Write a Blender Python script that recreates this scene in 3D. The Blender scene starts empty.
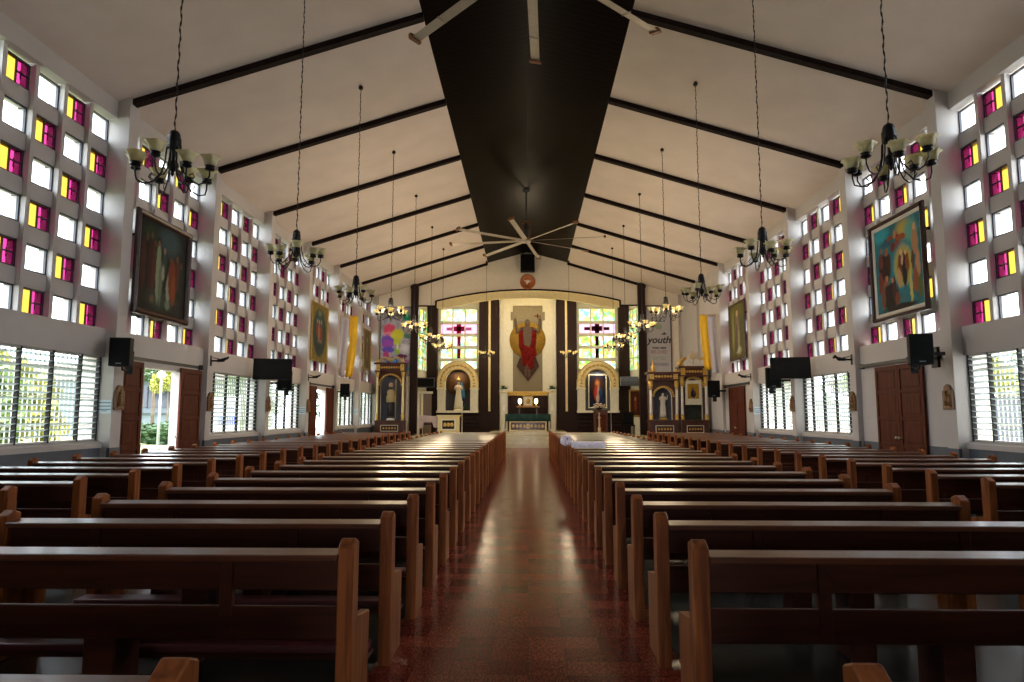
import bpy, bmesh, math, random
from mathutils import Vector, Matrix
from math import sin, cos, pi, radians, atan2
random.seed(7)
scn = bpy.context.scene
COL = scn.collection

# ------------------------------------------------------------------ camera, world, sun, exposure
cam_d = bpy.data.cameras.new('camera'); cam = bpy.data.objects.new('camera', cam_d); COL.objects.link(cam)
cam_d.sensor_width = 36.0; cam_d.lens = 684.0 / 1024.0 * 36.0; cam_d.clip_end = 400; cam_d.clip_start = 0.05
cam.location = (0, 0, 1.5)
cam.rotation_euler = (radians(90 + 6.1747), 0, radians(1.3322))
scn.camera = cam
scn.view_settings.view_transform = 'Standard'; scn.view_settings.look = 'None'
scn.view_settings.gamma = 1.0; scn.view_settings.use_curve_mapping = False
scn.view_settings.exposure = 0.0
EXPO = 1.92
cy = scn.cycles
cy.use_denoising = True
try: cy.denoiser = 'OPENIMAGEDENOISE'
except Exception: pass
cy.max_bounces = 9; cy.diffuse_bounces = 5; cy.glossy_bounces = 3; cy.transmission_bounces = 4
cy.transparent_max_bounces = 12; cy.caustics_reflective = False; cy.caustics_refractive = False
cy.sample_clamp_indirect = 6.0
scn.view_settings.exposure = EXPO

world = bpy.data.worlds.new('sky'); scn.world = world; world.use_nodes = True
wn = world.node_tree; wn.nodes.clear()
wo = wn.nodes.new('ShaderNodeOutputWorld'); wb = wn.nodes.new('ShaderNodeBackground')
wt = wn.nodes.new('ShaderNodeTexCoord'); wno = wn.nodes.new('ShaderNodeTexNoise'); wr = wn.nodes.new('ShaderNodeValToRGB')
wno.inputs['Scale'].default_value = 2.2; wno.inputs['Detail'].default_value = 5
wr.color_ramp.elements[0].position = .35; wr.color_ramp.elements[0].color = (.66, .83, 1.0, 1)
wr.color_ramp.elements[1].position = .6; wr.color_ramp.elements[1].color = (.95, .98, 1.0, 1)
wn.links.new(wt.outputs['Generated'], wno.inputs['Vector']); wn.links.new(wno.outputs['Fac'], wr.inputs['Fac'])
wn.links.new(wr.outputs['Color'], wb.inputs['Color']); wn.links.new(wb.outputs['Background'], wo.inputs['Surface'])
wb.inputs['Strength'].default_value = 3.2

sd = bpy.data.lights.new('sun', 'SUN'); sun = bpy.data.objects.new('sun', sd); COL.objects.link(sun)
sd.energy = 7.0; sd.angle = radians(2); sd.color = (1.0, .95, .85)
sun.rotation_euler = (radians(10), radians(9), 0); sun.location = (0, 0, 30)

def portal(x, w, rot):
    d = bpy.data.lights.new('window_portal', 'AREA'); o = bpy.data.objects.new('window_portal', d); COL.objects.link(o)
    d.shape = 'RECTANGLE'; d.size = 6.6; d.size_y = w; d.cycles.is_portal = True
    o.location = (x, 21.0, 4.2); o.rotation_euler = (0, rot, 0)
portal(-8.62, 31, radians(-90)); portal(8.62, 31, radians(90))
_p = bpy.data.lights.new('door_portal', 'AREA'); _o = bpy.data.objects.new('door_portal', _p); COL.objects.link(_o)
_p.shape = 'RECTANGLE'; _p.size = 2.2; _p.size_y = 2.9; _p.cycles.is_portal = True; _o.location = (0, -6.45, 1.45); _o.rotation_euler = (radians(90), 0, 0)

# ------------------------------------------------------------------ helpers
def lin(c):
    return tuple((v / 12.92 if v <= .04045 else ((v + .055) / 1.055) ** 2.4) for v in c)
def hexc(h):
    return lin(tuple(int(h[i:i + 2], 16) / 255 for i in (0, 2, 4)))

MATS = {}
def mat(name, col, rough=.6, metal=0., noise=.0, nscale=6., coat=0., spec=.5, stretch=(1, 1, 1), emis=None, es=0., bump=0., col2=None, detail=4):
    if name in MATS: return MATS[name]
    m = bpy.data.materials.new(name); m.use_nodes = True; nt = m.node_tree; N = nt.nodes; L = nt.links
    b = N['Principled BSDF']
    if isinstance(col, str): col = hexc(col)
    if isinstance(col2, str): col2 = hexc(col2)
    b.inputs['Base Color'].default_value = (*col, 1); b.inputs['Roughness'].default_value = rough
    b.inputs['Metallic'].default_value = metal; b.inputs['Coat Weight'].default_value = coat; b.inputs['Coat Roughness'].default_value = .12
    b.inputs['Specular IOR Level'].default_value = spec
    if emis: b.inputs['Emission Color'].default_value = (*emis, 1); b.inputs['Emission Strength'].default_value = es
    if noise or col2 or bump:
        tc = N.new('ShaderNodeTexCoord'); mp = N.new('ShaderNodeMapping'); nz = N.new('ShaderNodeTexNoise')
        mp.inputs['Scale'].default_value = stretch; nz.inputs['Scale'].default_value = nscale; nz.inputs['Detail'].default_value = detail
        L.new(tc.outputs['Object'], mp.inputs['Vector']); L.new(mp.outputs['Vector'], nz.inputs['Vector'])
        r = N.new('ShaderNodeValToRGB'); r.color_ramp.elements[0].position = .3; r.color_ramp.elements[1].position = .7
        c2 = col2 or tuple(min(1, v * (1 + noise)) for v in col); c1 = col if col2 else tuple(v * (1 - noise) for v in col)
        r.color_ramp.elements[0].color = (*c1, 1); r.color_ramp.elements[1].color = (*c2, 1)
        L.new(nz.outputs['Fac'], r.inputs['Fac']); L.new(r.outputs['Color'], b.inputs['Base Color'])
        if bump:
            bp = N.new('ShaderNodeBump'); bp.inputs['Strength'].default_value = bump; bp.inputs['Distance'].default_value = .02
            L.new(nz.outputs['Fac'], bp.inputs['Height']); L.new(bp.outputs['Normal'], b.inputs['Normal'])
    MATS[name] = m; return m

def glass(name, tint, gloss=.06, diff=0.0):
    m = bpy.data.materials.new(name); m.use_nodes = True; nt = m.node_tree; N = nt.nodes; L = nt.links; N.clear()
    o = N.new('ShaderNodeOutputMaterial'); t = N.new('ShaderNodeBsdfTransparent'); g = N.new('ShaderNodeBsdfGlossy'); x = N.new('ShaderNodeMixShader')
    t.inputs['Color'].default_value = (*tint, 1); g.inputs['Roughness'].default_value = .1; x.inputs['Fac'].default_value = gloss
    L.new(t.outputs[0], x.inputs[1]); L.new(g.outputs[0], x.inputs[2])
    last = x
    if diff:
        d = N.new('ShaderNodeBsdfTranslucent'); d.inputs['Color'].default_value = (*[min(1, v) for v in tint], 1)
        y = N.new('ShaderNodeMixShader'); y.inputs['Fac'].default_value = diff
        L.new(x.outputs[0], y.inputs[1]); L.new(d.outputs[0], y.inputs[2]); last = y
    L.new(last.outputs[0], o.inputs['Surface']); MATS[name] = m; return m

class MB:
    """collects shapes and links them as one mesh object"""
    def __init__(s): s.v = []; s.f = []; s.mi = []; s.sm = []; s.mats = []
    def _m(s, m):
        if m is None: return 0
        if m not in s.mats: s.mats.append(m)
        return s.mats.index(m)
    def add(s, vs, fs, m=None, smooth=False, M=None):
        o = len(s.v); k = s._m(m)
        s.v += [tuple(M @ Vector(v)) if M else tuple(v) for v in vs]
        for f in fs: s.f.append(tuple(o + i for i in f)); s.mi.append(k); s.sm.append(smooth)
        return s
    def box(s, x0, y0, z0, x1, y1, z1, m=None, M=None):
        x0, x1 = sorted((x0, x1)); y0, y1 = sorted((y0, y1)); z0, z1 = sorted((z0, z1))
        vs = [(x, y, z) for z in (z0, z1) for y in (y0, y1) for x in (x0, x1)]
        return s.add(vs, [(0, 2, 3, 1), (4, 5, 7, 6), (0, 1, 5, 4), (2, 6, 7, 3), (0, 4, 6, 2), (1, 3, 7, 5)], m, False, M)
    def prism(s, pts, a, b, axis='y', m=None, M=None, smooth=False):
        """polygon pts (u,v) extruded from a to b along axis; u,v are the other two axes in order"""
        n = len(pts)
        def p(u, v, w): return {'y': (u, w, v), 'x': (w, u, v), 'z': (u, v, w)}[axis]
        vs = [p(u, v, a) for u, v in pts] + [p(u, v, b) for u, v in pts]
        area = sum(pts[i][0] * pts[(i + 1) % n][1] - pts[(i + 1) % n][0] * pts[i][1] for i in range(n))
        fs = [tuple(range(n)), tuple(range(2 * n - 1, n - 1, -1))] + [(i, i + n, (i + 1) % n + n, (i + 1) % n) for i in range(n)]
        return s.add(vs, fs, m, smooth, M)
    def tube(s, pts, r, n=8, m=None, M=None, cap=True):
        pts = [Vector(p) for p in pts]; rs = r if isinstance(r, (list, tuple)) else [r] * len(pts)
        vs = []; fs = []; prev = None
        for i, p in enumerate(pts):
            d = (pts[min(i + 1, len(pts) - 1)] - pts[max(i - 1, 0)]).normalized()
            if prev is None:
                a = Vector((0, 0, 1)) if abs(d.z) < .9 else Vector((1, 0, 0)); u = d.cross(a).normalized()
            else: u = (prev - d * prev.dot(d)).normalized()
            prev = u; w = d.cross(u)
            for j in range(n):
                t = 2 * pi * j / n; vs.append(p + (u * cos(t) + w * sin(t)) * rs[i])
        for i in range(len(pts) - 1):
            for j in range(n): fs.append((i * n + j, i * n + (j + 1) % n, (i + 1) * n + (j + 1) % n, (i + 1) * n + j))
        if cap: fs.append(tuple(range(n - 1, -1, -1))); fs.append(tuple((len(pts) - 1) * n + j for j in range(n)))
        return s.add(vs, fs, m, True, M)
    def lathe(s, prof, n=16, m=None, M=None, sx=1, sy=1, c=(0, 0, 0), wob=None):
        """prof list of (r,z) about Z"""
        vs = []; fs = []
        for i, (r, z) in enumerate(prof):
            for j in range(n):
                t = 2 * pi * j / n; k = 1 + (wob(i, t) if wob else 0)
                vs.append((c[0] + r * k * cos(t) * sx, c[1] + r * k * sin(t) * sy, c[2] + z))
        for i in range(len(prof) - 1):
            for j in range(n): fs.append((i * n + j, i * n + (j + 1) % n, (i + 1) * n + (j + 1) % n, (i + 1) * n + j))
        fs.append(tuple(range(n - 1, -1, -1))); fs.append(tuple((len(prof) - 1) * n + j for j in range(n)))
        return s.add(vs, fs, m, True, M)
    def ball(s, c, r, m=None, n=12, M=None, sz=None):
        sz = sz or (1, 1, 1); k = n // 2 + 1
        prof = [(max(.001, sin(pi * i / k)), -cos(pi * i / k)) for i in range(k + 1)]
        vs = []; fs = []
        for (q, z) in prof:
            for j in range(n):
                t = 2 * pi * j / n; vs.append((c[0] + r * q * cos(t) * sz[0], c[1] + r * q * sin(t) * sz[1], c[2] + r * z * sz[2]))
        for i in range(k):
            for j in range(n): fs.append((i * n + j, i * n + (j + 1) % n, (i + 1) * n + (j + 1) % n, (i + 1) * n + j))
        return s.add(vs, fs, m, True, M)
    def build(s, name, m=None, parent=None, loc=(0, 0, 0), rot=None, bevel=0., seg=1, **tags):
        me = bpy.data.meshes.new(name)
        if s.mats:
            for q in s.mats: me.materials.append(q)
        elif m: me.materials.append(m)
        me.from_pydata(s.v, [], s.f)
        if s.mats: me.polygons.foreach_set('material_index', s.mi)
        me.polygons.foreach_set('use_smooth', s.sm); me.update()
        bm = bmesh.new(); bm.from_mesh(me); bmesh.ops.recalc_face_normals(bm, faces=bm.faces)
        if bevel:
            es = [e for e in bm.edges if len(e.link_faces) == 2 and e.calc_face_angle(0) > .6]
            bmesh.ops.bevel(bm, geom=es, offset=bevel, segments=seg, affect='EDGES', clamp_overlap=True, profile=.5)
        bm.to_mesh(me); bm.free()
        o = bpy.data.objects.new(name, me); COL.objects.link(o); o.location = loc
        if rot: o.rotation_euler = rot
        if parent: o.parent = parent
        for k, v in tags.items(): o[k] = v
        return o

def empty(name, loc=(0, 0, 0), rz=0., **tags):
    o = bpy.data.objects.new(name, None); COL.objects.link(o); o.location = loc; o.rotation_euler = (0, 0, rz)
    o.empty_display_size = .1
    for k, v in tags.items(): o[k] = v
    return o
KIDS = {}
def kids(o): return list(o.children)
def copy_tree(o, parent=None):
    c = o.copy(); COL.objects.link(c); c.parent = parent
    for ch in kids(o): copy_tree(ch, c)
    return c
def place(proto, used, loc, rz=None, scale=None, **tags):
    o = proto if not used else copy_tree(proto)
    used.append(o); o.location = loc
    if rz is not None: o.rotation_euler = (0, 0, rz)
    if scale: o.scale = scale
    for k, v in tags.items(): o[k] = v
    return o
WORDS = ['nearest', 'second', 'third', 'fourth', 'fifth', 'sixth', 'seventh', 'eighth', 'ninth', 'tenth', 'eleventh', 'twelfth', 'thirteenth',
         'fourteenth', 'fifteenth', 'sixteenth', 'seventeenth', 'eighteenth', 'nineteenth', 'twentieth', 'twenty-first', 'twenty-second',
         'twenty-third', 'twenty-fourth', 'twenty-fifth', 'twenty-sixth', 'twenty-seventh', 'twenty-eighth']

# ------------------------------------------------------------------ materials
M_wall = mat('wall_paint', (.47, .43, .405), .75, noise=.04, nscale=1.5)
M_ceil = mat('ceiling_paint', (.64, .545, .485), .8, noise=.05, nscale=1.2, bump=.15)
M_gable = mat('gable_paint', (.80, .73, .63), .8, noise=.03)
M_wains = mat('wainscot_paint', (.085, .10, .125), .45, noise=.1, nscale=3)
M_sill = mat('sill_paint', (.62, .60, .57), .6, noise=.04)
M_beam = mat('beam_wood', (.014, .007, .006), .8, spec=.12, noise=.3, nscale=8)
M_black = mat('black_metal', (.008, .008, .009), .5, spec=.2)
M_blackp = mat('black_plastic', (.005, .0055, .006), .6, spec=.12)
M_iron = mat('wrought_iron', (.009, .007, .006), .5, metal=.2, spec=.3)
M_frame = mat('window_frame_metal', (.035, .035, .045), .5)
M_brass = mat('gilding', (.58, .37, .09), .45, metal=.3, noise=.35, nscale=25, bump=.4)
M_cream = mat('cream_paint', (.74, .62, .33), .6, noise=.06)
M_creamw = mat('ivory_paint', (.70, .67, .55), .6, noise=.05)
M_dbrown = mat('dark_panel_wood', (.022, .009, .008), .6, spec=.2, noise=.3, nscale=10, stretch=(4, 4, .6))
M_redwood = mat('red_brown_wood', (.075, .020, .012), .35, noise=.4, nscale=6, coat=.3)
M_marble = mat('white_marble', (.72, .71, .68), .35, noise=.08, nscale=8)
M_stepm = mat('cream_step_marble', (.50, .43, .27), .18, noise=.12, nscale=5)
M_green = mat('green_altar_cloth', (.003, .035, .028), .8, noise=.25, nscale=12)
M_maroon = mat('maroon_vinyl', (.075, .008, .012), .45, noise=.2)
M_yel = mat('yellow_satin', (.90, .52, .01), .55, noise=.1, nscale=3)
M_wht = mat('white_satin', (.62, .58, .66), .55, noise=.06)
M_leaf = mat('plant_leaf', (.03, .10, .02), .5, noise=.5, nscale=9)
M_lit = mat('lit_cream_glass', (.60, .55, .40), .35, emis=(1.0, .80, .50), es=.28)
def shade_mat():
    m = bpy.data.materials.new('frosted_cream_glass'); m.use_nodes = True; N = m.node_tree.nodes; L = m.node_tree.links; N.clear()
    o = N.new('ShaderNodeOutputMaterial'); tr = N.new('ShaderNodeBsdfTranslucent'); d = N.new('ShaderNodeBsdfDiffuse'); a = N.new('ShaderNodeMixShader'); g = N.new('ShaderNodeBsdfGlossy'); b = N.new('ShaderNodeMixShader')
    tr.inputs['Color'].default_value = (.80, .72, .40, 1); d.inputs['Color'].default_value = (.72, .66, .42, 1); g.inputs['Roughness'].default_value = .2
    a.inputs[0].default_value = .5; L.new(tr.outputs[0], a.inputs[1]); L.new(d.outputs[0], a.inputs[2]); b.inputs[0].default_value = .04
    L.new(a.outputs[0], b.inputs[1]); L.new(g.outputs[0], b.inputs[2]); L.new(b.outputs[0], o.inputs['Surface']); return m
M_shade = shade_mat()
G_clear = glass('clear_glass', (.96, .985, 1.0), .05)
G_yel = glass('yellow_glass', (.42, .315, .11), .02, .0)
G_mag = glass('magenta_glass', (.38, .10, .225), .02, .0)

def wood(name, c1, c2, rough=.3, coat=.5, ax=0, sc=1.0):
    m = bpy.data.materials.new(name); m.use_nodes = True; N = m.node_tree.nodes; L = m.node_tree.links; b = N['Principled BSDF']
    tc = N.new('ShaderNodeTexCoord'); mp = N.new('ShaderNodeMapping'); s = [14 * sc] * 3; s[ax] = 1.2 * sc; mp.inputs['Scale'].default_value = s
    nz = N.new('ShaderNodeTexNoise'); nz.inputs['Scale'].default_value = 1.6; nz.inputs['Detail'].default_value = 6; nz.inputs['Distortion'].default_value = .6
    oi = N.new('ShaderNodeObjectInfo'); ad = N.new('ShaderNodeVectorMath'); ad.operation = 'ADD'
    L.new(tc.outputs['Object'], ad.inputs[0]); L.new(oi.outputs['Random'], ad.inputs[1]); L.new(ad.outputs[0], mp.inputs['Vector'])
    L.new(mp.outputs['Vector'], nz.inputs['Vector']); r = N.new('ShaderNodeValToRGB')
    r.color_ramp.elements[0].position = .32; r.color_ramp.elements[0].color = (*c1, 1); r.color_ramp.elements[1].position = .68; r.color_ramp.elements[1].color = (*c2, 1)
    L.new(nz.outputs['Fac'], r.inputs['Fac']); L.new(r.outputs['Color'], b.inputs['Base Color'])
    b.inputs['Roughness'].default_value = rough; b.inputs['Coat Weight'].default_value = coat; b.inputs['Coat Roughness'].default_value = .14
    bp = N.new('ShaderNodeBump'); bp.inputs['Strength'].default_value = .12; bp.inputs['Distance'].default_value = .01
    L.new(nz.outputs['Fac'], bp.inputs['Height']); L.new(bp.outputs['Normal'], b.inputs['Normal'])
    MATS[name] = m; return m
W_x = wood('varnished_pew_wood', (.040, .011, .006), (.070, .018, .008), .4, .12, 0)
W_z = wood('varnished_pew_wood_upright', (.14, .036, .010), (.34, .10, .024), .45, .0, 2)
W_t = wood('varnished_pew_rail', (.085, .024, .010), (.15, .044, .016), .28, .4, 0)
W_door = wood('panel_door_wood', (.050, .009, .004), (.115, .024, .008), .6, .0, 2)
for _m in (W_door, W_z, W_x): _m.node_tree.nodes['Principled BSDF'].inputs['Specular IOR Level'].default_value = .14

# aisle floor: mottled red tiles; side floor: dark polished cement
def floor_mat():
    m = bpy.data.materials.new('red_aisle_tiles'); m.use_nodes = True; N = m.node_tree.nodes; L = m.node_tree.links; b = N['Principled BSDF']
    tc = N.new('ShaderNodeTexCoord')
    br = N.new('ShaderNodeTexBrick'); br.offset = .0; br.inputs['Scale'].default_value = 1.0
    br.inputs['Brick Width'].default_value = .23; br.inputs['Row Height'].default_value = .23; br.inputs['Mortar Size'].default_value = .0012
    br.inputs['Color1'].default_value = (.27, .052, .030, 1); br.inputs['Color2'].default_value = (.13, .018, .013, 1); br.inputs['Mortar'].default_value = (.04, .015, .012, 1); br.inputs['Bias'].default_value = -.1
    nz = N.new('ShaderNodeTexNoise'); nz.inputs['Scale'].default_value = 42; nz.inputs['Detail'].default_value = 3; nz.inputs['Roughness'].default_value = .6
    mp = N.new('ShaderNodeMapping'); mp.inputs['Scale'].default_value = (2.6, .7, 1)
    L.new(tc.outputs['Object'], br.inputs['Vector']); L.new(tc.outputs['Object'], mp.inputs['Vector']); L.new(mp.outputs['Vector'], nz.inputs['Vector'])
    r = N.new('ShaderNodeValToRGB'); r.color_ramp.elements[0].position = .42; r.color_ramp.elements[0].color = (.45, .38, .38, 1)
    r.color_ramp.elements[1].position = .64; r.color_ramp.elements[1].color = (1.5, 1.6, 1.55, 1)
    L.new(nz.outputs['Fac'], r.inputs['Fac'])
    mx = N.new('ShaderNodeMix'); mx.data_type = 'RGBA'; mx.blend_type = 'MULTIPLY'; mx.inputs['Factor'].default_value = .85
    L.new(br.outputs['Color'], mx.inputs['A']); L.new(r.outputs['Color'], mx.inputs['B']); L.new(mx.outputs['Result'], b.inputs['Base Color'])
    n2 = N.new('ShaderNodeTexNoise'); n2.inputs['Scale'].default_value = 3; mr = N.new('ShaderNodeMapRange'); mr.inputs['To Min'].default_value = .13; mr.inputs['To Max'].default_value = .26
    L.new(tc.outputs['Object'], n2.inputs['Vector']); L.new(n2.outputs['Fac'], mr.inputs['Value']); L.new(mr.outputs['Result'], b.inputs['Roughness']); b.inputs['Specular IOR Level'].default_value = .10
    return m
M_aisle = floor_mat()
M_floor = mat('polished_cement', (.026, .029, .026), .26, noise=.35, nscale=2.2, bump=.03)

# ------------------------------------------------------------------ room geometry numbers
XW = 8.0; Y0 = 13.03; BAY = 3.85; CW = .32; YF = 36.2; YB = -6.2
def colY(k): return Y0 + BAY * k
def zc(x): return 7.88 + .305 * (8.0 - abs(x))
ROWT = [7.40 - .753 * i for i in range(6)]; RH = .47
PW = .63; PP = .725
DOORB = (0, 3)
TR = [0]
def trim(mb, m, **k):
    TR[0] += 1; return mb.build('trim_%d' % TR[0], m, kind='structure', **k)

# floor
f = MB().box(-8.6, YB, -.3, 8.6, 38.9, 0); f.build('floor', M_floor, kind='structure')
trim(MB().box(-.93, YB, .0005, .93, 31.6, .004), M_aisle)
# ceiling: two white slopes and the dark boarded ridge
c = MB()
for s in (-1, 1):
    c.prism([(s * 2.14, zc(2.14)), (s * 8.75, zc(8.75)), (s * 8.75, zc(8.75) + .25), (s * 2.14, zc(2.14) + .25)], YB, 39, 'y')
c.build('ceiling', M_ceil, kind='structure')
def plank_mat():
    m = mat('dark_ridge_boards', (.016, .009, .007), .30, spec=.07)
    N = m.node_tree.nodes; L = m.node_tree.links; b = N['Principled BSDF']
    tc = N.new('ShaderNodeTexCoord'); wv = N.new('ShaderNodeTexWave'); wv.bands_direction = 'Y'; wv.wave_profile = 'SAW'
    wv.inputs['Scale'].default_value = 1.55; wv.inputs['Distortion'].default_value = .35; wv.inputs['Detail'].default_value = 1
    L.new(tc.outputs['Object'], wv.inputs['Vector']); bp = N.new('ShaderNodeBump'); bp.inputs['Strength'].default_value = .8; bp.inputs['Distance'].default_value = .03
    L.new(wv.outputs['Fac'], bp.inputs['Height']); L.new(bp.outputs['Normal'], b.inputs['Normal'])
    r = N.new('ShaderNodeValToRGB'); r.color_ramp.elements[0].color = (.0012, .0006, .0005, 1); r.color_ramp.elements[1].color = (.006, .0028, .002, 1)
    L.new(wv.outputs['Fac'], r.inputs['Fac']); L.new(r.outputs['Color'], b.inputs['Base Color'])
    return m
ZR = zc(2.14) + .27 * 2.14
c = MB()
for s in (-1, 1):
    c.prism([(0, ZR), (s * 2.14, zc(2.14)), (s * 2.14, zc(2.14) + .2), (0, ZR + .2)], YB, 36.2, 'y')
c.build('ceiling_ridge_boards', plank_mat(), kind='structure').name = 'ceiling_1'
# raking beams
for s in (-1, 1):
    for k in range(-2, 6):
        yb = colY(k) + .06
        mb = MB(); a, b_ = 2.12, 8.02
        mb.prism([(s * a, zc(a) + .02), (s * b_, zc(b_) + .02), (s * b_, zc(b_) - .12), (s * a, zc(a) - .12)], yb, yb + .17, 'y')
        trim(mb, M_beam)

# side walls
def side_wall(s):
    mb = MB(); wz = MB()
    X = lambda v: s * v
    for k in range(-5, 7):
        y = colY(k)
        y1 = y + CW if k < 6 else 36.4
        mb.box(X(8.0), y, 0, X(8.6), y1, 7.95)
        wz.box(X(7.99), y - .008, 0, X(8.05), y1 + .008, .875)
    for k in range(-5, 6):
        a = colY(k) + CW; b = colY(k + 1)
        if k < -2:                                   # plain wall behind the camera
            mb.box(X(8.2), a, 0, X(8.6), b, 7.95); wz.box(X(8.18), a, 0, X(8.22), b, .88); continue
        if s > 0 and k >= 4: mb.box(X(8.12), a, 0, X(8.6), b, 7.95); wz.box(X(8.11), a, 0, X(8.14), b, .88); continue
        # lintel, horizontal ribs, vertical ribs
        mb.box(X(8.25), a, 7.44, X(8.6), b, 7.95)
        for r in range(6):
            zt = ROWT[r]; zb = zt - RH; zn = ROWT[min(r + 1, 5)]
            if r < 5: mb.box(X(8.41), a, zn, X(8.6), b, zb)
            for c_ in range(5):
                if c_ < 4:
                    ya = b - (c_ + 1) * PP; mb.box(X(8.33), ya, zb - (.30 if r < 5 else 0), X(8.6), ya + PP - PW, zt if r else 7.44)
            mb.box(X(8.33), a, zb - (.30 if r < 5 else 0), X(8.6), b - 4 * PP - PW, zt if r else 7.44)
        zs = ROWT[5] - RH
        if k in DOORB:
            mb.box(X(8.12), a, 2.5, X(8.33), b, zs)
            o0, o1 = a + .95, a + 2.44
            mb.box(X(8.12), a, 0, X(8.33), o0, 2.5); mb.box(X(8.12), o1, 0, X(8.33), b, 2.5)
            wz.box(X(8.11), a, 0, X(8.14), o0 - .0, .88); wz.box(X(8.11), o1, 0, X(8.14), b, .88)
        else:
            mb.box(X(8.2), a, 2.62, X(8.6), b, zs)
            if k >= -1:
                mb.box(X(8.2), a, 0, X(8.5), b, .88)
                mb.prism([(a, .88), (b, .88)][0:0] or [(X(8.14), .88), (X(8.5), .88), (X(8.5), 1.04), (X(8.2), 1.0), (X(8.14), .97)], a, b, 'y')
                wz.box(X(8.185), a, 0, X(8.22), b, .88)
            else:
                mb.box(X(8.2), a, 0, X(8.5), b, 2.62); wz.box(X(8.185), a, 0, X(8.22), b, .88)
    nm = 'left' if s < 0 else 'right'
    mb.build('wall_' + nm, M_wall, kind='structure'); wz.build('baseboard_' + nm, M_wains, kind='structure')
side_wall(-1); side_wall(1)
mb = MB().box(-8.6, YB - .2, 2.9, 8.6, YB, 10.4).box(-8.6, YB - .2, 0, -1.1, YB, 2.9).box(1.1, YB - .2, 0, 8.6, YB, 2.9)
mb.build('wall_back', M_wall, kind='structure')

# upper windows ------------------------------------------------
def upper_proto(colored):
    # local: x outward thickness, y along wall 0..PW, z 0..RH
    fr = MB(); t = .028
    fr.box(-.02, 0, 0, .02, PW, t).box(-.02, 0, RH - t, .02, PW, RH).box(-.02, 0, t, .02, t, RH - t).box(-.02, PW - t, t, .02, PW, RH - t)
    if colored:
        fr.box(-.015, .33, t, .015, .352, RH - t); fr.box(-.015, .352, RH * .5 - .01, .015, PW - t, RH * .5 + .01)
        fr.box(-.025, .46, RH * .30, -.012, .475, RH * .62)
    o = fr.build('window_1', M_frame)
    if colored:
        MB().box(-.003, t, t, .003, .33, RH - t).build('yellow_pane', G_yel, o); MB().box(-.003, .352, t, .003, PW - t, RH - t).build('magenta_pane', G_mag, o)
    else:
        MB().box(-.003, t, t, .003, PW - t, RH - t).build('clear_pane', G_clear, o)
    o['kind'] = 'structure'; return o
WN = [0]
pw_, pc_ = upper_proto(False), upper_proto(True); uw, uc = [], []
for s in (-1, 1):
    for k in range(-1, 6 if s < 0 else 4):
        b = colY(k + 1)
        for r in range(6):
            for c_ in range(5):
                if k == -1 and c_ == 4: pass
                colr = (r + c_) % 2 == 1
                ya = b - c_ * PP - PW
                o = place(pc_ if colr else pw_, uc if colr else uw, (s * 8.45, ya, ROWT[r] - RH), 0, (s * -1, 1, 1))
                WN[0] += 1; o.name = 'window_%d' % WN[0]
                if not colr and r < 3 and random.random() < .35:
                    pass

# jalousie windows ---------------------------------------------
def slat_mat():
    m = bpy.data.materials.new('frosted_louver_glass'); m.use_nodes = True; N = m.node_tree.nodes; L = m.node_tree.links; N.clear()
    o = N.new('ShaderNodeOutputMaterial'); t = N.new('ShaderNodeBsdfTransparent'); tr = N.new('ShaderNodeBsdfTranslucent'); d = N.new('ShaderNodeBsdfDiffuse')
    a = N.new('ShaderNodeMixShader'); b = N.new('ShaderNodeMixShader'); t.inputs['Color'].default_value = (.85, .9, .88, 1); tr.inputs['Color'].default_value = (.42, .44, .43, 1); d.inputs['Color'].default_value = (.55, .58, .56, 1)
    L.new(tr.outputs[0], a.inputs[1]); L.new(d.outputs[0], a.inputs[2]); a.inputs[0].default_value = .5
    L.new(a.outputs[0], b.inputs[1]); L.new(t.outputs[0], b.inputs[2]); b.inputs[0].default_value = .3; L.new(b.outputs[0], o.inputs['Surface']); return m
M_slat = slat_mat()
def jal_proto():
    H0, H1 = 1.02, 2.62
    mull = [.02, .67, 1.43, 2.20, 2.96, 3.505]
    root = MB()
    root.box(-.03, 0, H0, .05, 3.53, H0 + .03).box(-.03, 0, H1 - .03, .05, 3.53, H1)
    root = root.build('window_1', M_sill); root['kind'] = 'structure'
    for y in mull: MB().box(-.04, y - .017, H0, .035, y + .017, H1).build('mullion', M_black, root)
    for a, b in zip(mull[:-1], mull[1:]):
        mb = MB(); n = 14; p = (H1 - H0 - .1) / n
        for i in range(n):
            z = H0 + .06 + p * (i + .5); t = radians(16)
            M = Matrix.Translation((0, 0, z)) @ Matrix.Rotation(t, 4, 'Y')
            mb.box(-.058, a + .02, -.003, .058, b - .02, .003, None, M)
        mb.build('louver_panel', M_slat, root)
    g = MB()
    y = .05
    while y < 3.5: g.box(.14, y, H0, .155, y + .012, H1); y += .115
    for z in (1.3, 1.82, 2.35): g.box(.138, 0, z, .158, 3.53, z + .02)
    g.build('security_grille', M_creamw, root)
    return root
jp = jal_proto(); ju = []
for s in (-1, 1):
    for k in ((-1, 1, 2, 4, 5) if s < 0 else (-1, 1, 2)):
        o = place(jp, ju, (s * 8.3, colY(k) + CW, 0), 0, (s, 1, 1)); WN[0] += 1; o.name = 'window_%d' % WN[0]

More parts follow.
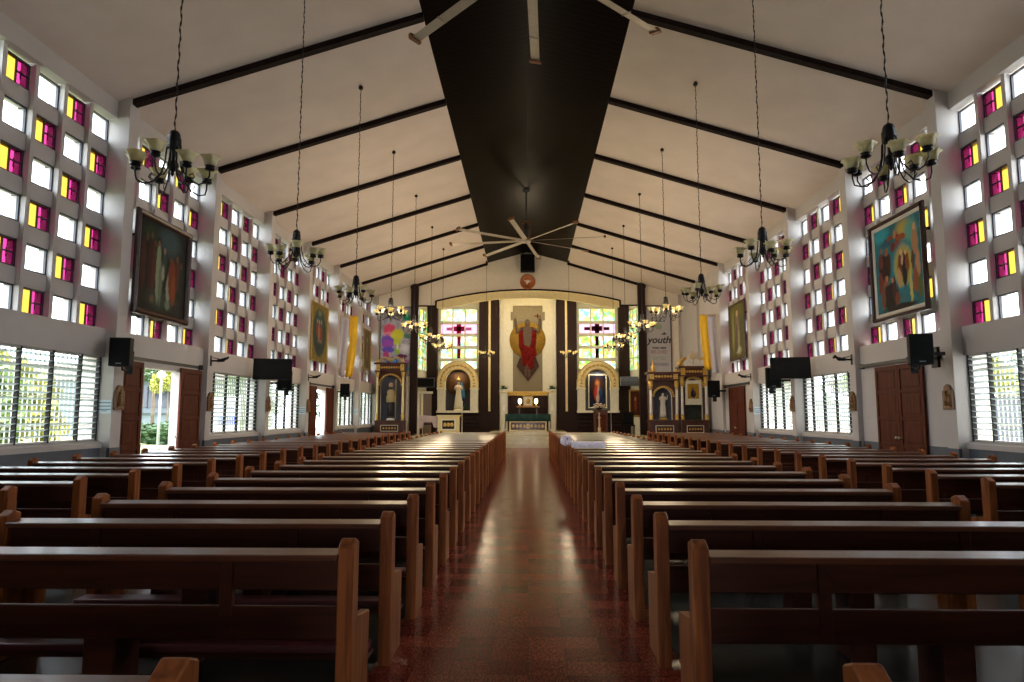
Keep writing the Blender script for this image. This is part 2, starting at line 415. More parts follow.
# doors ----------------------------------------------------------
M_rail = mat('black_door_rail', (.01, .01, .011), .5)
def leaf(w, h=2.58):
    mb = MB(); st = .09
    mb.box(0, 0, 0, .05, st, h).box(0, w - st, 0, .05, w, h)
    zs = [0, .16, .78, .87, 1.38, 1.46, 1.96, 2.04, h - .11, h]
    for i in range(0, 10, 2): mb.box(0, st, zs[i], .05, w - st, zs[i + 1])
    for i in range(1, 9, 2):
        mb.box(.018, st, zs[i], .032, w - st, zs[i + 1]); mb.box(.008, st + .05, zs[i] + .05, .042, w - st - .05, zs[i + 1] - .05)
    return mb
def door(n, s, y, leaves, rail):
    root = empty('door_%d' % n, (s * 8.07, y, 0), kind='structure')
    for (a, w) in leaves:
        l = leaf(w).build('door_leaf', W_door, root, (-.025, a, .01), bevel=.004)
        hy = w - .05 if a < 1.2 else .05
        MB().tube([(-.0, hy, 1.0), (-.05, hy, 1.0)], .012).ball((-.06, hy, 1.0), .03).build('door_knob', mat('steel_knob', (.6, .58, .52), .3, metal=1), l)
    MB().box(-.06, rail[0], 2.63, -.035, rail[1], 2.70).box(-.05, rail[0] + .05, 2.6, .05, rail[0] + .09, 2.72).box(-.05, rail[1] - .09, 2.6, .05, rail[1] - .05, 2.72).build('sliding_rail', M_rail, root)
    return root
yb, ye = colY(0) + CW, colY(3) + CW
door(1, -1, yb, [(.02, .77), (2.36, 1.0)], (.0, 3.4)); door(2, 1, yb, [(.80, .95), (1.76, .95)], (.2, 3.4))
door(3, -1, ye, [(.30, .78), (2.40, .98)], (.1, 3.4)); door(4, 1, ye, [(.85, .98), (1.84, .98)], (.1, 3.4))

# ------------------------------------------------------------------ front: gable wall, posts, fascia, apse
ARC = lambda x: 8.17 - .60 * (x / 4.92) ** 2
ARB = lambda x: 7.79 - .53 * (x / 4.17) ** 2
mb = MB()
N_ = 24; up = []
xs = [-4.92 + 9.84 * i / N_ for i in range(N_ + 1)]
for i in range(N_):
    a, b = xs[i], xs[i + 1]
    mb.prism([(a, ARC(a)), (b, ARC(b)), (b, 10.5), (a, 10.5)], YF, YF + .12, 'y')
for s in (-1, 1):
    mb.box(s * 4.92, YF, 7.32, s * 6.2, YF + .12, 9.9); mb.box(s * 6.0, YF, 0, s * 8.6, YF + .12, 9.4)
mb.build('wall_front', M_gable, kind='structure')
mb = MB()   # dark trim following the arch and the gable slope
for i in range(N_):
    a, b = xs[i], xs[i + 1]; mb.prism([(a, ARC(a) - .03), (b, ARC(b) - .03), (b, ARC(b) + .05), (a, ARC(a) + .05)], YF - .05, YF, 'y')
for s in (-1, 1):
    mb.box(s * 4.88, YF - .05, 7.30, s * 4.97, YF, 7.60); mb.box(s * 4.9, YF - .05, 7.28, s * 5.9, YF, 7.35)
trim(mb, M_beam)
mb = MB()
for s in (-1, 1):
    mb.prism([(s * 2.14, zc(2.14) - .14), (s * 6.3, zc(6.3) - .14), (s * 6.3, zc(6.3) + .02), (s * 2.14, zc(2.14) + .02)], YF - .08, YF, 'y')
trim(mb, M_beam)
mb = MB()   # cream fascia band
xb = [-4.9 + 9.8 * i / N_ for i in range(N_ + 1)]
lo = lambda x: max(7.25, ARB(x))
for i in range(N_):
    a, b = xb[i], xb[i + 1]; mb.prism([(a, lo(a)), (b, lo(b)), (b, ARC(b) + .02), (a, ARC(a) + .02)], YF + .14, YF + .40, 'y')
trim(mb, M_cream)
for s in (-1, 1):
    trim(MB().box(s * 5.85, YF - .28, 0, s * 6.22, YF + .02, zc(6.0) - .02), M_dbrown, bevel=.01)

YA = 38.6
# apse back wall pieces
def glass_grid_mat(nm, seed):
    """leaded coloured glass: random coloured cells"""
    m = bpy.data.materials.new(nm); m.use_nodes = True; N = m.node_tree.nodes; L = m.node_tree.links; N.clear()
    o = N.new('ShaderNodeOutputMaterial'); t = N.new('ShaderNodeBsdfTransparent'); tr = N.new('ShaderNodeBsdfTranslucent'); x = N.new('ShaderNodeMixShader'); x.inputs['Fac'].default_value = .35
    tc = N.new('ShaderNodeTexCoord'); mp = N.new('ShaderNodeMapping'); mp.inputs['Location'].default_value = (seed * 3.7, seed, seed * 1.3)
    v = N.new('ShaderNodeTexVoronoi'); v.inputs['Scale'].default_value = 5.5; r = N.new('ShaderNodeValToRGB'); r.color_ramp.interpolation = 'CONSTANT'
    cols = [tuple((v ** (.6 if seed < 20 else .85)) * .46 for v in c) for c in [(1, 1, .95), (.95, .90, .25), (.5, .85, .22), (1, .95, .7), (.45, .85, .6), (.98, .66, .4), (.85, .95, .4)]]
    r.color_ramp.elements[0].color = (*cols[0], 1); r.color_ramp.elements[1].position = .9; r.color_ramp.elements[1].color = (*cols[6], 1)
    for i in range(1, 6):
        e = r.color_ramp.elements.new(.15 + i * .125); e.color = (*cols[i], 1)
    sx = N.new('ShaderNodeSeparateColor'); L.new(tc.outputs['Object'], mp.inputs['Vector']); L.new(mp.outputs['Vector'], v.inputs['Vector'])
    L.new(v.outputs['Color'], sx.inputs['Color']); L.new(sx.outputs[0], r.inputs['Fac'])
    L.new(r.outputs['Color'], t.inputs['Color']); L.new(r.outputs['Color'], tr.inputs['Color'])
    L.new(t.outputs[0], x.inputs[1]); L.new(tr.outputs[0], x.inputs[2]); L.new(x.outputs[0], o.inputs['Surface']); return m
mb = MB()
mb.box(-1.65, YA, 0, 1.65, YA + .15, 8.6)                       # behind the centre
mb.box(-6.2, YA, 7.58, 6.2, YA + .15, 8.8)
for s in (-1, 1):
    mb.box(s * 1.6, YA, 0, s * 5.9, YA + .15, 4.1); mb.box(s * 1.6, YA, 4.0, s * 2.84, YA + .15, 7.6); mb.box(s * 5.02, YA, 4.0, s * 5.9, YA + .15, 7.6)
mb.build('wall_apse', M_creamw, kind='structure')
MB().box(-6.3, YF + .4, 8.3, 6.3, YA + .2, 8.5).build('ceiling_2', M_creamw, kind='structure')
mb = MB().box(-1.6, YA - .12, .5, 1.6, YA, 8.2)
for x in (-1.38, 1.38): mb.box(x - .03, YA - .15, .5, x + .03, YA - .12, 8.15)
trim(mb, M_creamw)
for s in (-1, 1):
    trim(MB().box(s * 1.65, YA - .45, .5, s * 2.08, YA, 8.2), M_dbrown); trim(MB().box(s * 2.22, YA - .45, .5, s * 2.74, YA, 8.2), M_dbrown)
    trim(MB().box(s * 2.09, YA - .48, .5, s * 2.21, YA - .1, 8.2), M_cream); trim(MB().box(s * 5.10, YA - .4, .5, s * 5.68, YA, 7.6), M_dbrown)
# stained windows behind the niches : three by five panes
M_purp = glass('plum_glass', (.14, .02, .07), .02, .2); M_pinkg = glass('pink_glass', (.36, .06, .14), .02, .2); M_palep = glass('rose_pale_glass', (.5, .32, .38), .02, .3)
for s in (-1, 1):
    fr = MB(); x0, x1 = 2.84, 5.02; z0 = 4.0; rows = 5; ph = .705
    px = [2.90, 3.60, 4.30]; w = .64
    fr.box(s * x0, YA, 7.52, s * x1, YA + .1, 7.6)
    for i in range(rows + 1): z = 7.52 - i * ph; fr.box(s * x0, YA, z - .17 if i else 7.5, s * x1, YA + .1, z)
    for xx in (x0, 3.54, 4.24, 4.94): fr.box(s * xx, YA - .002, z0, s * (xx + .07), YA + .102, 7.6)
    WN[0] += 1; root = fr.build('window_%d' % WN[0], M_creamw, kind='structure')
    for i in range(rows):
        zt = 7.52 - i * ph - (.17 if i else 0); zb = 7.52 - (i + 1) * ph
        for j in range(3):
            m = glass_grid_mat('leaded_glass_%d_%d_%d' % (s, i, j), i * 3 + j + (20 if s > 0 else 0))
            if i == 1: m = M_palep
            ob = MB().box(s * px[j], YA + .04, zb, s * (px[j] + w), YA + .05, zt).build('leaded_pane', m, root)
            if j == 1 and i == 1: MB().box(s * (px[j] + .02), YA + .025, zb + .13, s * (px[j] + .62), YA + .035, zt - .12).box(s * (px[j] + .2), YA + .024, zb, s * (px[j] + .46), YA + .034, zt).build('cross_glass', M_pinkg if s < 0 else M_purp, root)
            if j == 1 and i in (2, 3): MB().box(s * (px[j] + .22), YA + .025, zb, s * (px[j] + .42), YA + .035, zt).build('cross_glass', M_pinkg if s < 0 else M_purp, root)
            if i == 1 and j != 1: MB().prism([(s * (px[j] + (.0 if j == 2 else .3)), zt - .18), (s * (px[j] + (.34 if j == 2 else .64)), zt - .18), (s * (px[j] + (.34 if j == 2 else .64)), zt - .36), (s * (px[j] + (.0 if j == 2 else .3)), zt - .36)], YA + .025, YA + .035, 'y').build('cross_glass', M_palep if s < 0 else M_purp, root)
# angled side walls of the apse with leaded strips
for s in (-1, 1):
    nm = 'wall_apse_left' if s < 0 else 'wall_apse_right'
    A = Vector((s * 6.12, 36.3, 0)); B = Vector((s * 5.68, 38.7, 0)); d = (B - A); Ln = d.length; d.normalize(); ang = atan2(d.y, d.x)
    mb = MB().box(0, -.06, 0, Ln, .06, 3.95).box(0, -.06, 7.35, Ln, .06, 8.5).box(0, -.06, 3.95, .25, .06, 7.35).box(Ln - .25, -.06, 3.95, Ln, .06, 7.35)
    mb.build(nm, M_creamw, None, A, (0, 0, ang), kind='structure')
    fr = MB()
    for i in range(6): fr.box(.25, -.03, 3.95 + i * .68 - .02, Ln - .25, .03, 3.95 + i * .68 + .02)
    for i in range(4): fr.box(.25 + i * (Ln - .5) / 3 - .02, -.03, 3.95, .25 + i * (Ln - .5) / 3 + .02, .03, 7.35)
    WN[0] += 1; r_ = fr.build('window_%d' % WN[0], M_creamw, None, A, (0, 0, ang), kind='structure')
    MB().box(.25, -.01, 3.95, Ln - .25, .01, 7.35).build('leaded_pane', glass_grid_mat('leaded_side_glass_%d' % s, 41 + s), r_)
# sanctuary floor and steps
mb = MB().box(-5.2, 31.6, 0, 5.2, 38.6, .17).box(-5.0, 31.95, .17, 5.0, 38.6, .34).box(-5.8, 32.3, .34, 5.8, 38.6, .51).box(-1.9, 34.2, .51, 1.9, 38.6, .68)
mb.build('floor_sanctuary', M_stepm, kind='structure').name = 'floor_1'
# dark slatted dado under the niches
for s in (-1, 1):
    mb = MB().box(s * 1.6, 37.9, .5, s * 5.1, 38.0, 1.7)
    for i in range(5): mb.box(s * 2.74, 37.72 + .0, .62 + i * .23, s * 5.1, 37.9, .74 + i * .23)
    trim(mb, M_dbrown)

# ------------------------------------------------------------------ pews
def pew_proto(L, kneeler):
    r = empty('pew', category='pew')
    T = .075; h = L / 2
    for s in (-1, 1):
        x0 = s * h; x1 = s * (h - T)
        a, b = min(x0, x1), max(x0, x1)
        mb = MB()
        mb.prism([(0, 0), (.115, 0), (.115, .885), (.06, .907), (.0, .872)], a, b, 'x')
        o = mb.build('end_post', W_z, r, bevel=.006)
        mb = MB().prism([(.105, 0), (.40, 0), (.42, .475), (.115, .525)], a + .012, b - .012, 'x')
        mb.build('end_panel', W_z, r, bevel=.005)
    i = h - T + .004
    MB().prism([(-.022, .806), (.10, .815), (.10, .852), (-.022, .838)], -i, i, 'x').build('top_rail', W_t, r, bevel=.008, seg=2)
    MB().box(-i, .035, .665, i, .062, .826).build('backboard', W_x, r, bevel=.003)
    MB().box(-i, .030, .435, i, .062, .590).build('lower_rail', W_x, r, bevel=.006)
    MB().box(-i, .055, .425, i, .42, .452).build('seat', W_x, r, bevel=.006)
    MB().box(-.075, .05, 0, .075, .085, .45).box(-.03, .085, 0, .03, .36, .425).build('centre_leg', W_x, r, bevel=.004)
    for s in (-1, 1): MB().box(s * .62 - .03, .015, .44, s * .62 + .03, .06, .84).build('back_brace', W_x, r, bevel=.004)
    if kneeler:
        k = MB().box(-i, -.27, .13, i, -.12, .155)
        for x in (-i + .05, -.02, i - .09): k.box(x, -.26, 0, x + .04, -.14, .13)
        k = k.build('kneeler', W_x, r, bevel=.004)
        MB().box(-i + .01, -.275, .155, i - .01, -.115, .205).build('kneeler_pad', M_maroon, k, bevel=.015, seg=2)
    return r
pk = pew_proto(2.47, True); pn = pew_proto(2.47, False); pl = pew_proto(2.60, False)
uk, un, ul = [], [], []
rows = [1.68] + [3.33 + .935 * k for k in range(25)]
for i, y in enumerate(rows):
    w = WORDS[i]
    place(pk, uk, (-2.068, y, 0), label='dark varnished pew just left of the red aisle, %s row from the viewer' % w, group='pews left of the aisle')
    place(pn, un, (2.012, y, 0), label='dark varnished pew just right of the red aisle, %s row from the viewer' % w, group='pews right of the aisle')
for i in range(-1, 21):
    y = 6.74 + .935 * i; w = WORDS[i + 1]
    place(pl, ul, (5.69, y, 0), label='wooden pew in the outer block by the right wall windows, %s row' % w, group='outer pews on the right')
    place(pl, ul, (-5.66, y - .07, 0), label='wooden pew in the outer block by the left wall windows, %s row' % w, group='outer pews on the left')
# folded white cloth with a flower lying on the pew back
def cloth_roll():
    mb = MB(); n = 26; x0, x1 = .90, 1.62; vs = []; fs = []
    prof = [(-.06, .62), (-.055, .72), (-.05, .84), (-.03, .92), (.03, .945), (.09, .93), (.12, .86), (.13, .72), (.135, .64)]
    for i in range(n + 1):
        x = x0 + (x1 - x0) * i / n
        for j, (y, z) in enumerate(prof):
            w = .012 * sin(i * 1.9) * (1 if j in (0, 1, 7, 8) else .2); k = .04 * sin(i * .7) if j in (0, 8) else 0
            vs.append((x, 14.55 + y + (w if y > .05 else -w), z + k))
    m = len(prof)
    for i in range(n):
        for j in range(m - 1): fs.append((i * m + j, i * m + j + 1, (i + 1) * m + j + 1, (i + 1) * m + j))
    mb.add(vs, fs, None, True)
    return mb
o = cloth_roll().build('draped_cloth', mat('lilac_white_cloth', (.80, .72, .82), .8, noise=.15, nscale=18), category='cloth',
                       label='pale lilac white cloth draped over a pew back right of the aisle')
md = o.modifiers.new('thick', 'SOLIDIFY'); md.thickness = .008
fb = empty('cloth_rosette', (.81, 14.60, .905), category='ribbon', label='puffed white and lilac cloth rosette at the aisle end of the draped pew')
mb = MB()
for i in range(7): a = i * 2 * pi / 7; mb.ball((.07 * cos(a), .05 * sin(a) , .06 + .05 * sin(a)), .07, n=10)
mb.ball((.02, -.05, .09), .06, n=10)
mb.build('petals', MATS['lilac_white_cloth'], fb)
MB().ball((.02, -.10, .10), .022, n=8).build('rosette_centre', mat('violet_centre', (.12, .08, .25), .7), fb)

# ------------------------------------------------------------------ chandeliers
def chandelier(chain):
    r = empty('chandelier', category='chandelier')
    pts = []; rs = []; n = int(chain / .045)
    for i in range(n + 1): pts.append((.006 * sin(i * 1.3), .006 * cos(i * 1.3), .30 + chain * i / n)); rs.append(.0055 if i % 2 else .012)
    MB().tube(pts, rs, 5).build('chain', M_iron, r)
    MB().lathe([(.05, .30 + chain - .05), (.055, .30 + chain - .01), (.02, .30 + chain + .05)], 10).build('ceiling_rose', M_iron, r)
    MB().lathe([(.012, .32), (.045, .30), (.062, .27), (.055, .25), (.066, .22), (.066, .12), (.050, .10), (.022, .06), (.018, -.02), (.05, -.05), (.062, -.09), (.045, -.13), (.015, -.16), (.022, -.18), (.005, -.21)], 12,
               wob=lambda i, t: .12 * (1 if sin(6 * t) > 0 else -1) if 3 <= i <= 6 else 0).build('hub', M_iron, r)
    for i in range(8):
        a = 2 * pi * (i + .35) / 8; R = .40 if i % 2 else .375; dz = -.06 if i % 2 else -.12
        def q(rr, z, da=0): return (rr * cos(a + da), rr * sin(a + da), z + dz)
        arm = MB().tube([q(.045, .24), q(.075, .20), q(.085, .05), q(.12, -.10), q(.20, -.20), q(.29, -.235), q(.36, -.21), q(R, -.14), q(R, -.07)], .0085, 6)
        arm.tube([q(.20, -.20, .0), q(.24, -.15, 0), q(.22, -.11, 0), q(.18, -.13, 0)], .006, 5)
        arm.lathe([(.012, -.08), (.050, -.07), (.055, -.055), (.040, -.045), (.056, -.025), (.03, -.02)], 10, c=(R * cos(a), R * sin(a), dz))
        arm = arm.build('arm', M_iron, r)
        MB().lathe([(.022, -.045), (.05, -.03), (.068, -.002), (.072, .025), (.076, .05), (.108, .078), (.100, .080), (.068, .05), (.062, .025), (.055, .0), (.015, -.03)], 20, c=(R * cos(a), R * sin(a), dz),
                   wob=lambda i_, t: (.13 * cos(5 * t) if 4 <= i_ <= 7 else 0)).build('lamp_shade', M_shade, arm)
    return r
cz = [4.30, 4.28, 4.33, 4.50, 4.62, 4.68, 4.70]
cyy = [7.15, 11.15, 15.15, 19.1, 23.1, 27.1, 30.85]
CH = chandelier(9.13 - 4.30 - .32); cu = []
for i in range(7):
    for s, nm in ((-1, 'left'), (1, 'right')):
        ch = 9.13 - cz[i] - .32
        p = place(CH, cu, (s * 3.88, cyy[i], cz[i]), .3 * i + s, label='black iron chandelier with cream glass shades on a long chain, %s of the %s line' % (WORDS[i], nm), group='chandeliers over the nave')
        k = (9.13 - cz[i] - .35) / (9.13 - 4.30 - .35)
        for c in p.children:
            if c.name.startswith(('chain', 'ceiling_rose')): c.scale = (1, 1, (cz and (9.13 - cz[i]) / (9.13 - 4.30)))
for s, nm in ((-1, 'left'), (1, 'right')):
    p = place(CH, cu, (s * 2.17, 35.6, 4.80), .5 * s, label='iron chandelier with cream shades hanging in front of the brown pillars %s of the mural' % nm, group='sanctuary chandeliers')
    for c in p.children:
        if c.name.startswith(('chain', 'ceiling_rose')): c.scale = (1, 1, (9.60 - 4.80) / (9.13 - 4.30))

# ------------------------------------------------------------------ ceiling fans
M_blade = mat('brushed_fan_blade', (.42, .36, .29), .45, metal=.3, noise=.06)
M_cap = mat('bronze_fan_tip', (.20, .075, .025), .5, metal=.3)
def fan(off):
    r = empty('ceiling_fan', category='fan')
    MB().tube([(0, 0, .7), (0, 0, ZR - 8.2)], .03, 10).lathe([(.12, ZR - 8.2 - .12), (.15, ZR - 8.2 - .02), (.15, ZR - 8.2)], 12).build('down_rod', M_frame, r)
    mb = MB()
    for x in (-.155, .155):
        for y in (-.155, .155): mb.box(x - .015, y - .015, .08, x + .015, y + .015, .74)
    for z in (.08, .71): mb.box(-.17, -.17, z, .17, -.14, z + .03).box(-.17, .14, z, .17, .17, z + .03).box(-.17, -.14, z, -.14, .14, z + .03).box(.14, -.14, z, .17, .14, z + .03)
    mb.build('motor_cage', M_cap, r)
    MB().lathe([(.05, .09), (.12, .12), (.12, .5), (.06, .56), (.03, .7)], 14).build('motor', M_frame, r)
    MB().lathe([(.02, -.09), (.16, -.07), (.19, .0), (.16, .08), (.05, .09)], 16).build('hub', M_blade, r)
    for i in range(8):
        a = radians(off + 45 * i); M = Matrix.Rotation(a, 4, 'Z')
        mb = MB(); T = Matrix.Rotation(a, 4, 'Z') @ Matrix.Rotation(radians(10), 4, 'X')
        mb.prism([(-.085, -.006), (-.04, .012), (.03, .016), (.085, .004), (.03, .002), (-.04, -.004)], .14, 2.98, 'x', None, T)
        mb.box(2.2, -.088, -.012, 2.215, .088, .02, None, T)
        b = mb.build('blade', M_blade, r)
        MB().prism([(-.12, -.03), (.10, -.03), (.13, .05), (-.06, .06)], 2.98, 3.06, 'x', None, T).build('blade_tip', M_cap, b)
    return r
f1 = fan(-2); f1.location = (.05, 9.37, 8.2); f1['label'] = 'large eight-bladed ceiling fan nearest the viewer, cut off by the top edge'
f2 = fan(-10); f2.location = (-.05, 25.9, 8.2); f2['label'] = 'large eight-bladed ceiling fan in full view under the dark ridge'
for q in (f1, f2): q['group'] = 'large ceiling fans'

# ------------------------------------------------------------------ pictures
def paint(name, bg, blobs, w, h, bg2=None, rough=.65, warp=.05, grain=10):
    """canvas paint: soft coloured patches (cx,cy,rx,ry,colour[,power]) in 0..1 picture coordinates"""
    m = bpy.data.materials.new(name); m.use_nodes = True; N = m.node_tree.nodes; L = m.node_tree.links; b = N['Principled BSDF']
    b.inputs['Roughness'].default_value = rough; b.inputs['Specular IOR Level'].default_value = .12
    tc = N.new('ShaderNodeTexCoord'); nz = N.new('ShaderNodeTexNoise'); nz.inputs['Scale'].default_value = grain; nz.inputs['Detail'].default_value = 5
    L.new(tc.outputs['Object'], nz.inputs['Vector'])
    sub = N.new('ShaderNodeVectorMath'); sub.operation = 'SUBTRACT'; sub.inputs[1].default_value = (.5, .5, .5); L.new(nz.outputs['Color'], sub.inputs[0])
    scl = N.new('ShaderNodeVectorMath'); scl.operation = 'SCALE'; scl.inputs['Scale'].default_value = warp * 4; L.new(sub.outputs[0], scl.inputs[0])
    nrm = N.new('ShaderNodeVectorMath'); nrm.operation = 'MULTIPLY'; nrm.inputs[1].default_value = (1 / w, 0, 1 / h); L.new(tc.outputs['Object'], nrm.inputs[0])
    add = N.new('ShaderNodeVectorMath'); add.operation = 'ADD'; L.new(nrm.outputs[0], add.inputs[0]); L.new(scl.outputs[0], add.inputs[1])
    r = N.new('ShaderNodeValToRGB'); r.color_ramp.elements[0].position = .38; r.color_ramp.elements[1].position = .62
    r.color_ramp.elements[0].color = (*hexc(bg), 1); r.color_ramp.elements[1].color = (*hexc(bg2 or bg), 1)
    L.new(nz.outputs['Fac'], r.inputs['Fac']); last = r.outputs['Color']
    for bl in blobs:
        cx, cy_, rx, ry, colr = bl[:5]; soft = bl[5] if len(bl) > 5 else .25
        s = N.new('ShaderNodeVectorMath'); s.operation = 'SUBTRACT'; s.inputs[1].default_value = (cx - .5, 0, cy_ - .5); L.new(add.outputs[0], s.inputs[0])
        k = N.new('ShaderNodeVectorMath'); k.operation = 'MULTIPLY'; k.inputs[1].default_value = (1 / rx, 0, 1 / ry); L.new(s.outputs[0], k.inputs[0])
        ln = N.new('ShaderNodeVectorMath'); ln.operation = 'LENGTH'; L.new(k.outputs[0], ln.inputs[0])
        mr = N.new('ShaderNodeMapRange'); mr.inputs['From Min'].default_value = 1 - soft; mr.inputs['From Max'].default_value = 1 + soft * .4
        mr.inputs['To Min'].default_value = 1; mr.inputs['To Max'].default_value = 0; L.new(ln.outputs['Value'], mr.inputs['Value'])
        mx = N.new('ShaderNodeMix'); mx.data_type = 'RGBA'; L.new(mr.outputs['Result'], mx.inputs['Factor']); L.new(last, mx.inputs['A']); mx.inputs['B'].default_value = (*hexc(colr), 1)
        last = mx.outputs['Result']
    L.new(last, b.inputs['Base Color']); return m
def frame_ring(mb, w, h, t, d0, d1):
    """moulded rectangular frame ring around w x h (outer), rail width t, from y=d0 (back) to d1 (front, negative)"""
    o = [(-w / 2, -h / 2), (w / 2, -h / 2), (w / 2, h / 2), (-w / 2, h / 2)]
    lv = [(0, d0), (0, d1 * .6), (t * .35, d1), (t * .7, d1 * .8), (t, d1 * .35), (t, d0)]
    vs = []; fs = []
    for k, (ins, y) in enumerate(lv):
        for (x, z) in o: vs.append((x - math.copysign(ins, x), y, z - math.copysign(ins, z)))
    for k in range(len(lv) - 1):
        for j in range(4): fs.append((k * 4 + j, k * 4 + (j + 1) % 4, (k + 1) * 4 + (j + 1) % 4, (k + 1) * 4 + j))
    k = len(lv) - 1
    for j in range(4): fs.append((k * 4 + j, k * 4 + (j + 1) % 4, (j + 1) % 4, j))
    mb.add(vs, fs)
def picture(name, loc, rz, w, h, canvas, fm, t=.09, dep=.07, inner=None, batten=0, **tags):
    root = empty(name, loc, rz, **tags)
    mb = MB(); frame_ring(mb, w, h, t, 0, -dep); mb.build('picture_frame', fm, root)
    if batten: MB().box(-w * .3, 0, h * .28, -w * .3 + .05, batten, h * .28 + .05).box(w * .3 - .05, 0, h * .28, w * .3, batten, h * .28 + .05).build('wall_batten', M_beam, root)
    if inner: mb = MB(); frame_ring(mb, w - 2 * t + .01, h - 2 * t + .01, inner[0], 0, -dep * .5); mb.build('frame_slip', inner[1], root)
    MB().box(-w / 2 + t * .8, -.02, -h / 2 + t * .8, w / 2 - t * .8, -.002, h / 2 - t * .8).build('canvas', canvas, root)
    return root
FW = mat('mahogany_frame', (.045, .014, .010), .4, noise=.3, nscale=12); FG = mat('old_gold_frame', (.33, .21, .05), .45, metal=.4, noise=.3, nscale=20)
c1 = paint('oil_paint_procession', '0c0f0e', [(.45, .80, .42, .22, '1c2a22', .5), (.62, .84, .24, .17, '33474a', .5), (.20, .86, .12, .08, '23301c', .4),
    (.16, .42, .13, .38, '1a0b0a', .2), (.10, .50, .05, .3, '3a1512', .2), (.24, .50, .05, .34, '30130f', .2), (.30, .42, .04, .34, '471d16', .2), (.16, .80, .03, .045, '4a3324', .2), (.25, .83, .028, .04, '523826', .2), (.32, .76, .028, .04, '4a3222', .2),
    (.50, .16, .34, .12, '2b3a30', .5), (.40, .46, .055, .36, '7c8468', .2), (.45, .34, .045, .26, '5d6a58', .3), (.40, .80, .035, .05, '1c120e', .2), (.40, .78, .022, .03, '6d5038', .2), (.52, .58, .05, .15, '2d3c34', .2), (.52, .72, .028, .04, '7a6850', .2), (.50, .46, .03, .10, '8b8a70', .3),
    (.62, .30, .05, .18, '8a8c74', .3), (.70, .42, .09, .25, '6b2c14', .2), (.73, .30, .06, .2, '7d3818', .3), (.66, .64, .03, .042, '53351f', .2), (.82, .50, .06, .20, '4a2015', .2), (.80, .68, .028, .04, '5a3c26', .2), (.90, .44, .06, .22, '14201f', .2), (.89, .62, .028, .04, '4a3020', .2),
    (.62, .12, .06, .06, '6a7262', .4), (.30, .14, .05, .05, '5a4c34', .4), (.80, .10, .10, .05, '17181a', .4)], 1.95, 1.95, '171a17', warp=.012, grain=7)
picture('framed_painting', (-7.99, 14.53, 4.65), radians(90), 2.22, 2.17, c1, FW, .13, .10, None, category='painting', label='dark oil painting of robed figures in a brown frame on the left wall', group='paintings on the side walls', batten=.34)
c2 = paint('oil_paint_vision', '1f6f7c', [(.15, .92, .2, .10, '2f94a2', .5), (.66, .88, .18, .12, 'b99a3a', .6), (.80, .82, .16, .16, '5f9c8c', .5), (.30, .80, .16, .05, '2b5560', .3), (.52, .74, .05, .13, '84301c', .2), (.46, .86, .035, .045, 'a8764c', .2), (.60, .80, .11, .04, '8f4a24', .2), (.42, .72, .06, .06, '6b2a18', .2), (.62, .70, .05, .05, '9a5c34', .2), (.36, .84, .08, .03, '7a3f28', .2),
    (.62, .48, .27, .28, '207f8c', .3), (.62, .48, .21, .23, 'c2ab42', .3), (.62, .48, .16, .19, '8d7a34', .3), (.56, .50, .05, .13, '6e2c20', .2), (.64, .42, .055, .20, '14151c', .2), (.70, .50, .045, .10, '7a3c24', .2), (.58, .63, .028, .035, 'd0a57c', .2), (.67, .61, .026, .032, 'd0a57c', .2), (.52, .36, .05, .12, 'b08a60', .2), (.60, .54, .03, .06, 'b59a7a', .2),
    (.20, .52, .15, .18, '2a100f', .2), (.12, .62, .05, .10, '5c2620', .2), (.30, .58, .05, .10, '3b1512', .2), (.26, .70, .035, .04, '8a5436', .2), (.14, .74, .03, .035, '8a5436', .2), (.10, .36, .06, .14, '6a2c22', .2), (.22, .32, .05, .12, '8a4a34', .2),
    (.88, .70, .07, .16, 'a87c56', .2), (.88, .85, .035, .04, 'c79a72', .2), (.82, .50, .035, .12, '5a3a22', .2), (.92, .44, .05, .16, 'b08058', .2), (.86, .28, .06, .14, '8a4e30', .2), (.94, .20, .05, .12, '55602c', .2), (.76, .22, .035, .20, 'b7b05c', .3),
    (.30, .18, .20, .16, '1c1210', .2), (.14, .20, .05, .16, '6a3a2c', .2), (.40, .26, .05, .14, '3d1f20', .2), (.36, .36, .03, .035, 'a87450', .2), (.46, .14, .06, .08, '6b3324', .2), (.24, .40, .028, .035, 'a87450', .2), (.62, .10, .12, .06, '2a6a70', .3), (.50, .04, .4, .035, '1c1410', .3)], 1.8, 1.95, '2a6068', warp=.014, grain=7)
picture('framed_painting', (7.99, 14.66, 4.70), radians(-90), 2.15, 2.22, c2, FW, .08, .10, (.09, mat('pale_picture_slip', (.62, .58, .50), .6)), category='painting', label='bright turquoise and gold painting with a white slip on the right wall', group='paintings on the side walls', batten=.34)
c3 = paint('oval_paint', '5f4f1c', [(.5, .5, .43, .45, '1d3030', .1), (.5, .70, .28, .16, '2b4743', .5), (.34, .56, .09, .13, '6a3020', .3), (.46, .50, .07, .18, '8a5a44', .3), (.60, .52, .08, .16, '73301f', .3), (.70, .46, .06, .12, '4a2c20', .3),
    (.34, .70, .04, .045, 'a5785a', .3), (.47, .70, .04, .045, 'a5785a', .3), (.60, .70, .04, .045, 'a5785a', .3), (.52, .34, .16, .05, '6a5a48', .4), (.46, .24, .24, .10, '16282a', .5), (.5, .86, .14, .06, '5a6a58', .6)], 1.9, 2.1, '75622a', warp=.02, grain=9)
picture('framed_painting', (-7.99, 25.83, 4.62), radians(90), 2.05, 2.22, c3, FG, .05, .06, category='painting', label='oval painting on a mustard ground hanging above the far left doorway', group='paintings on the side walls', batten=.34)
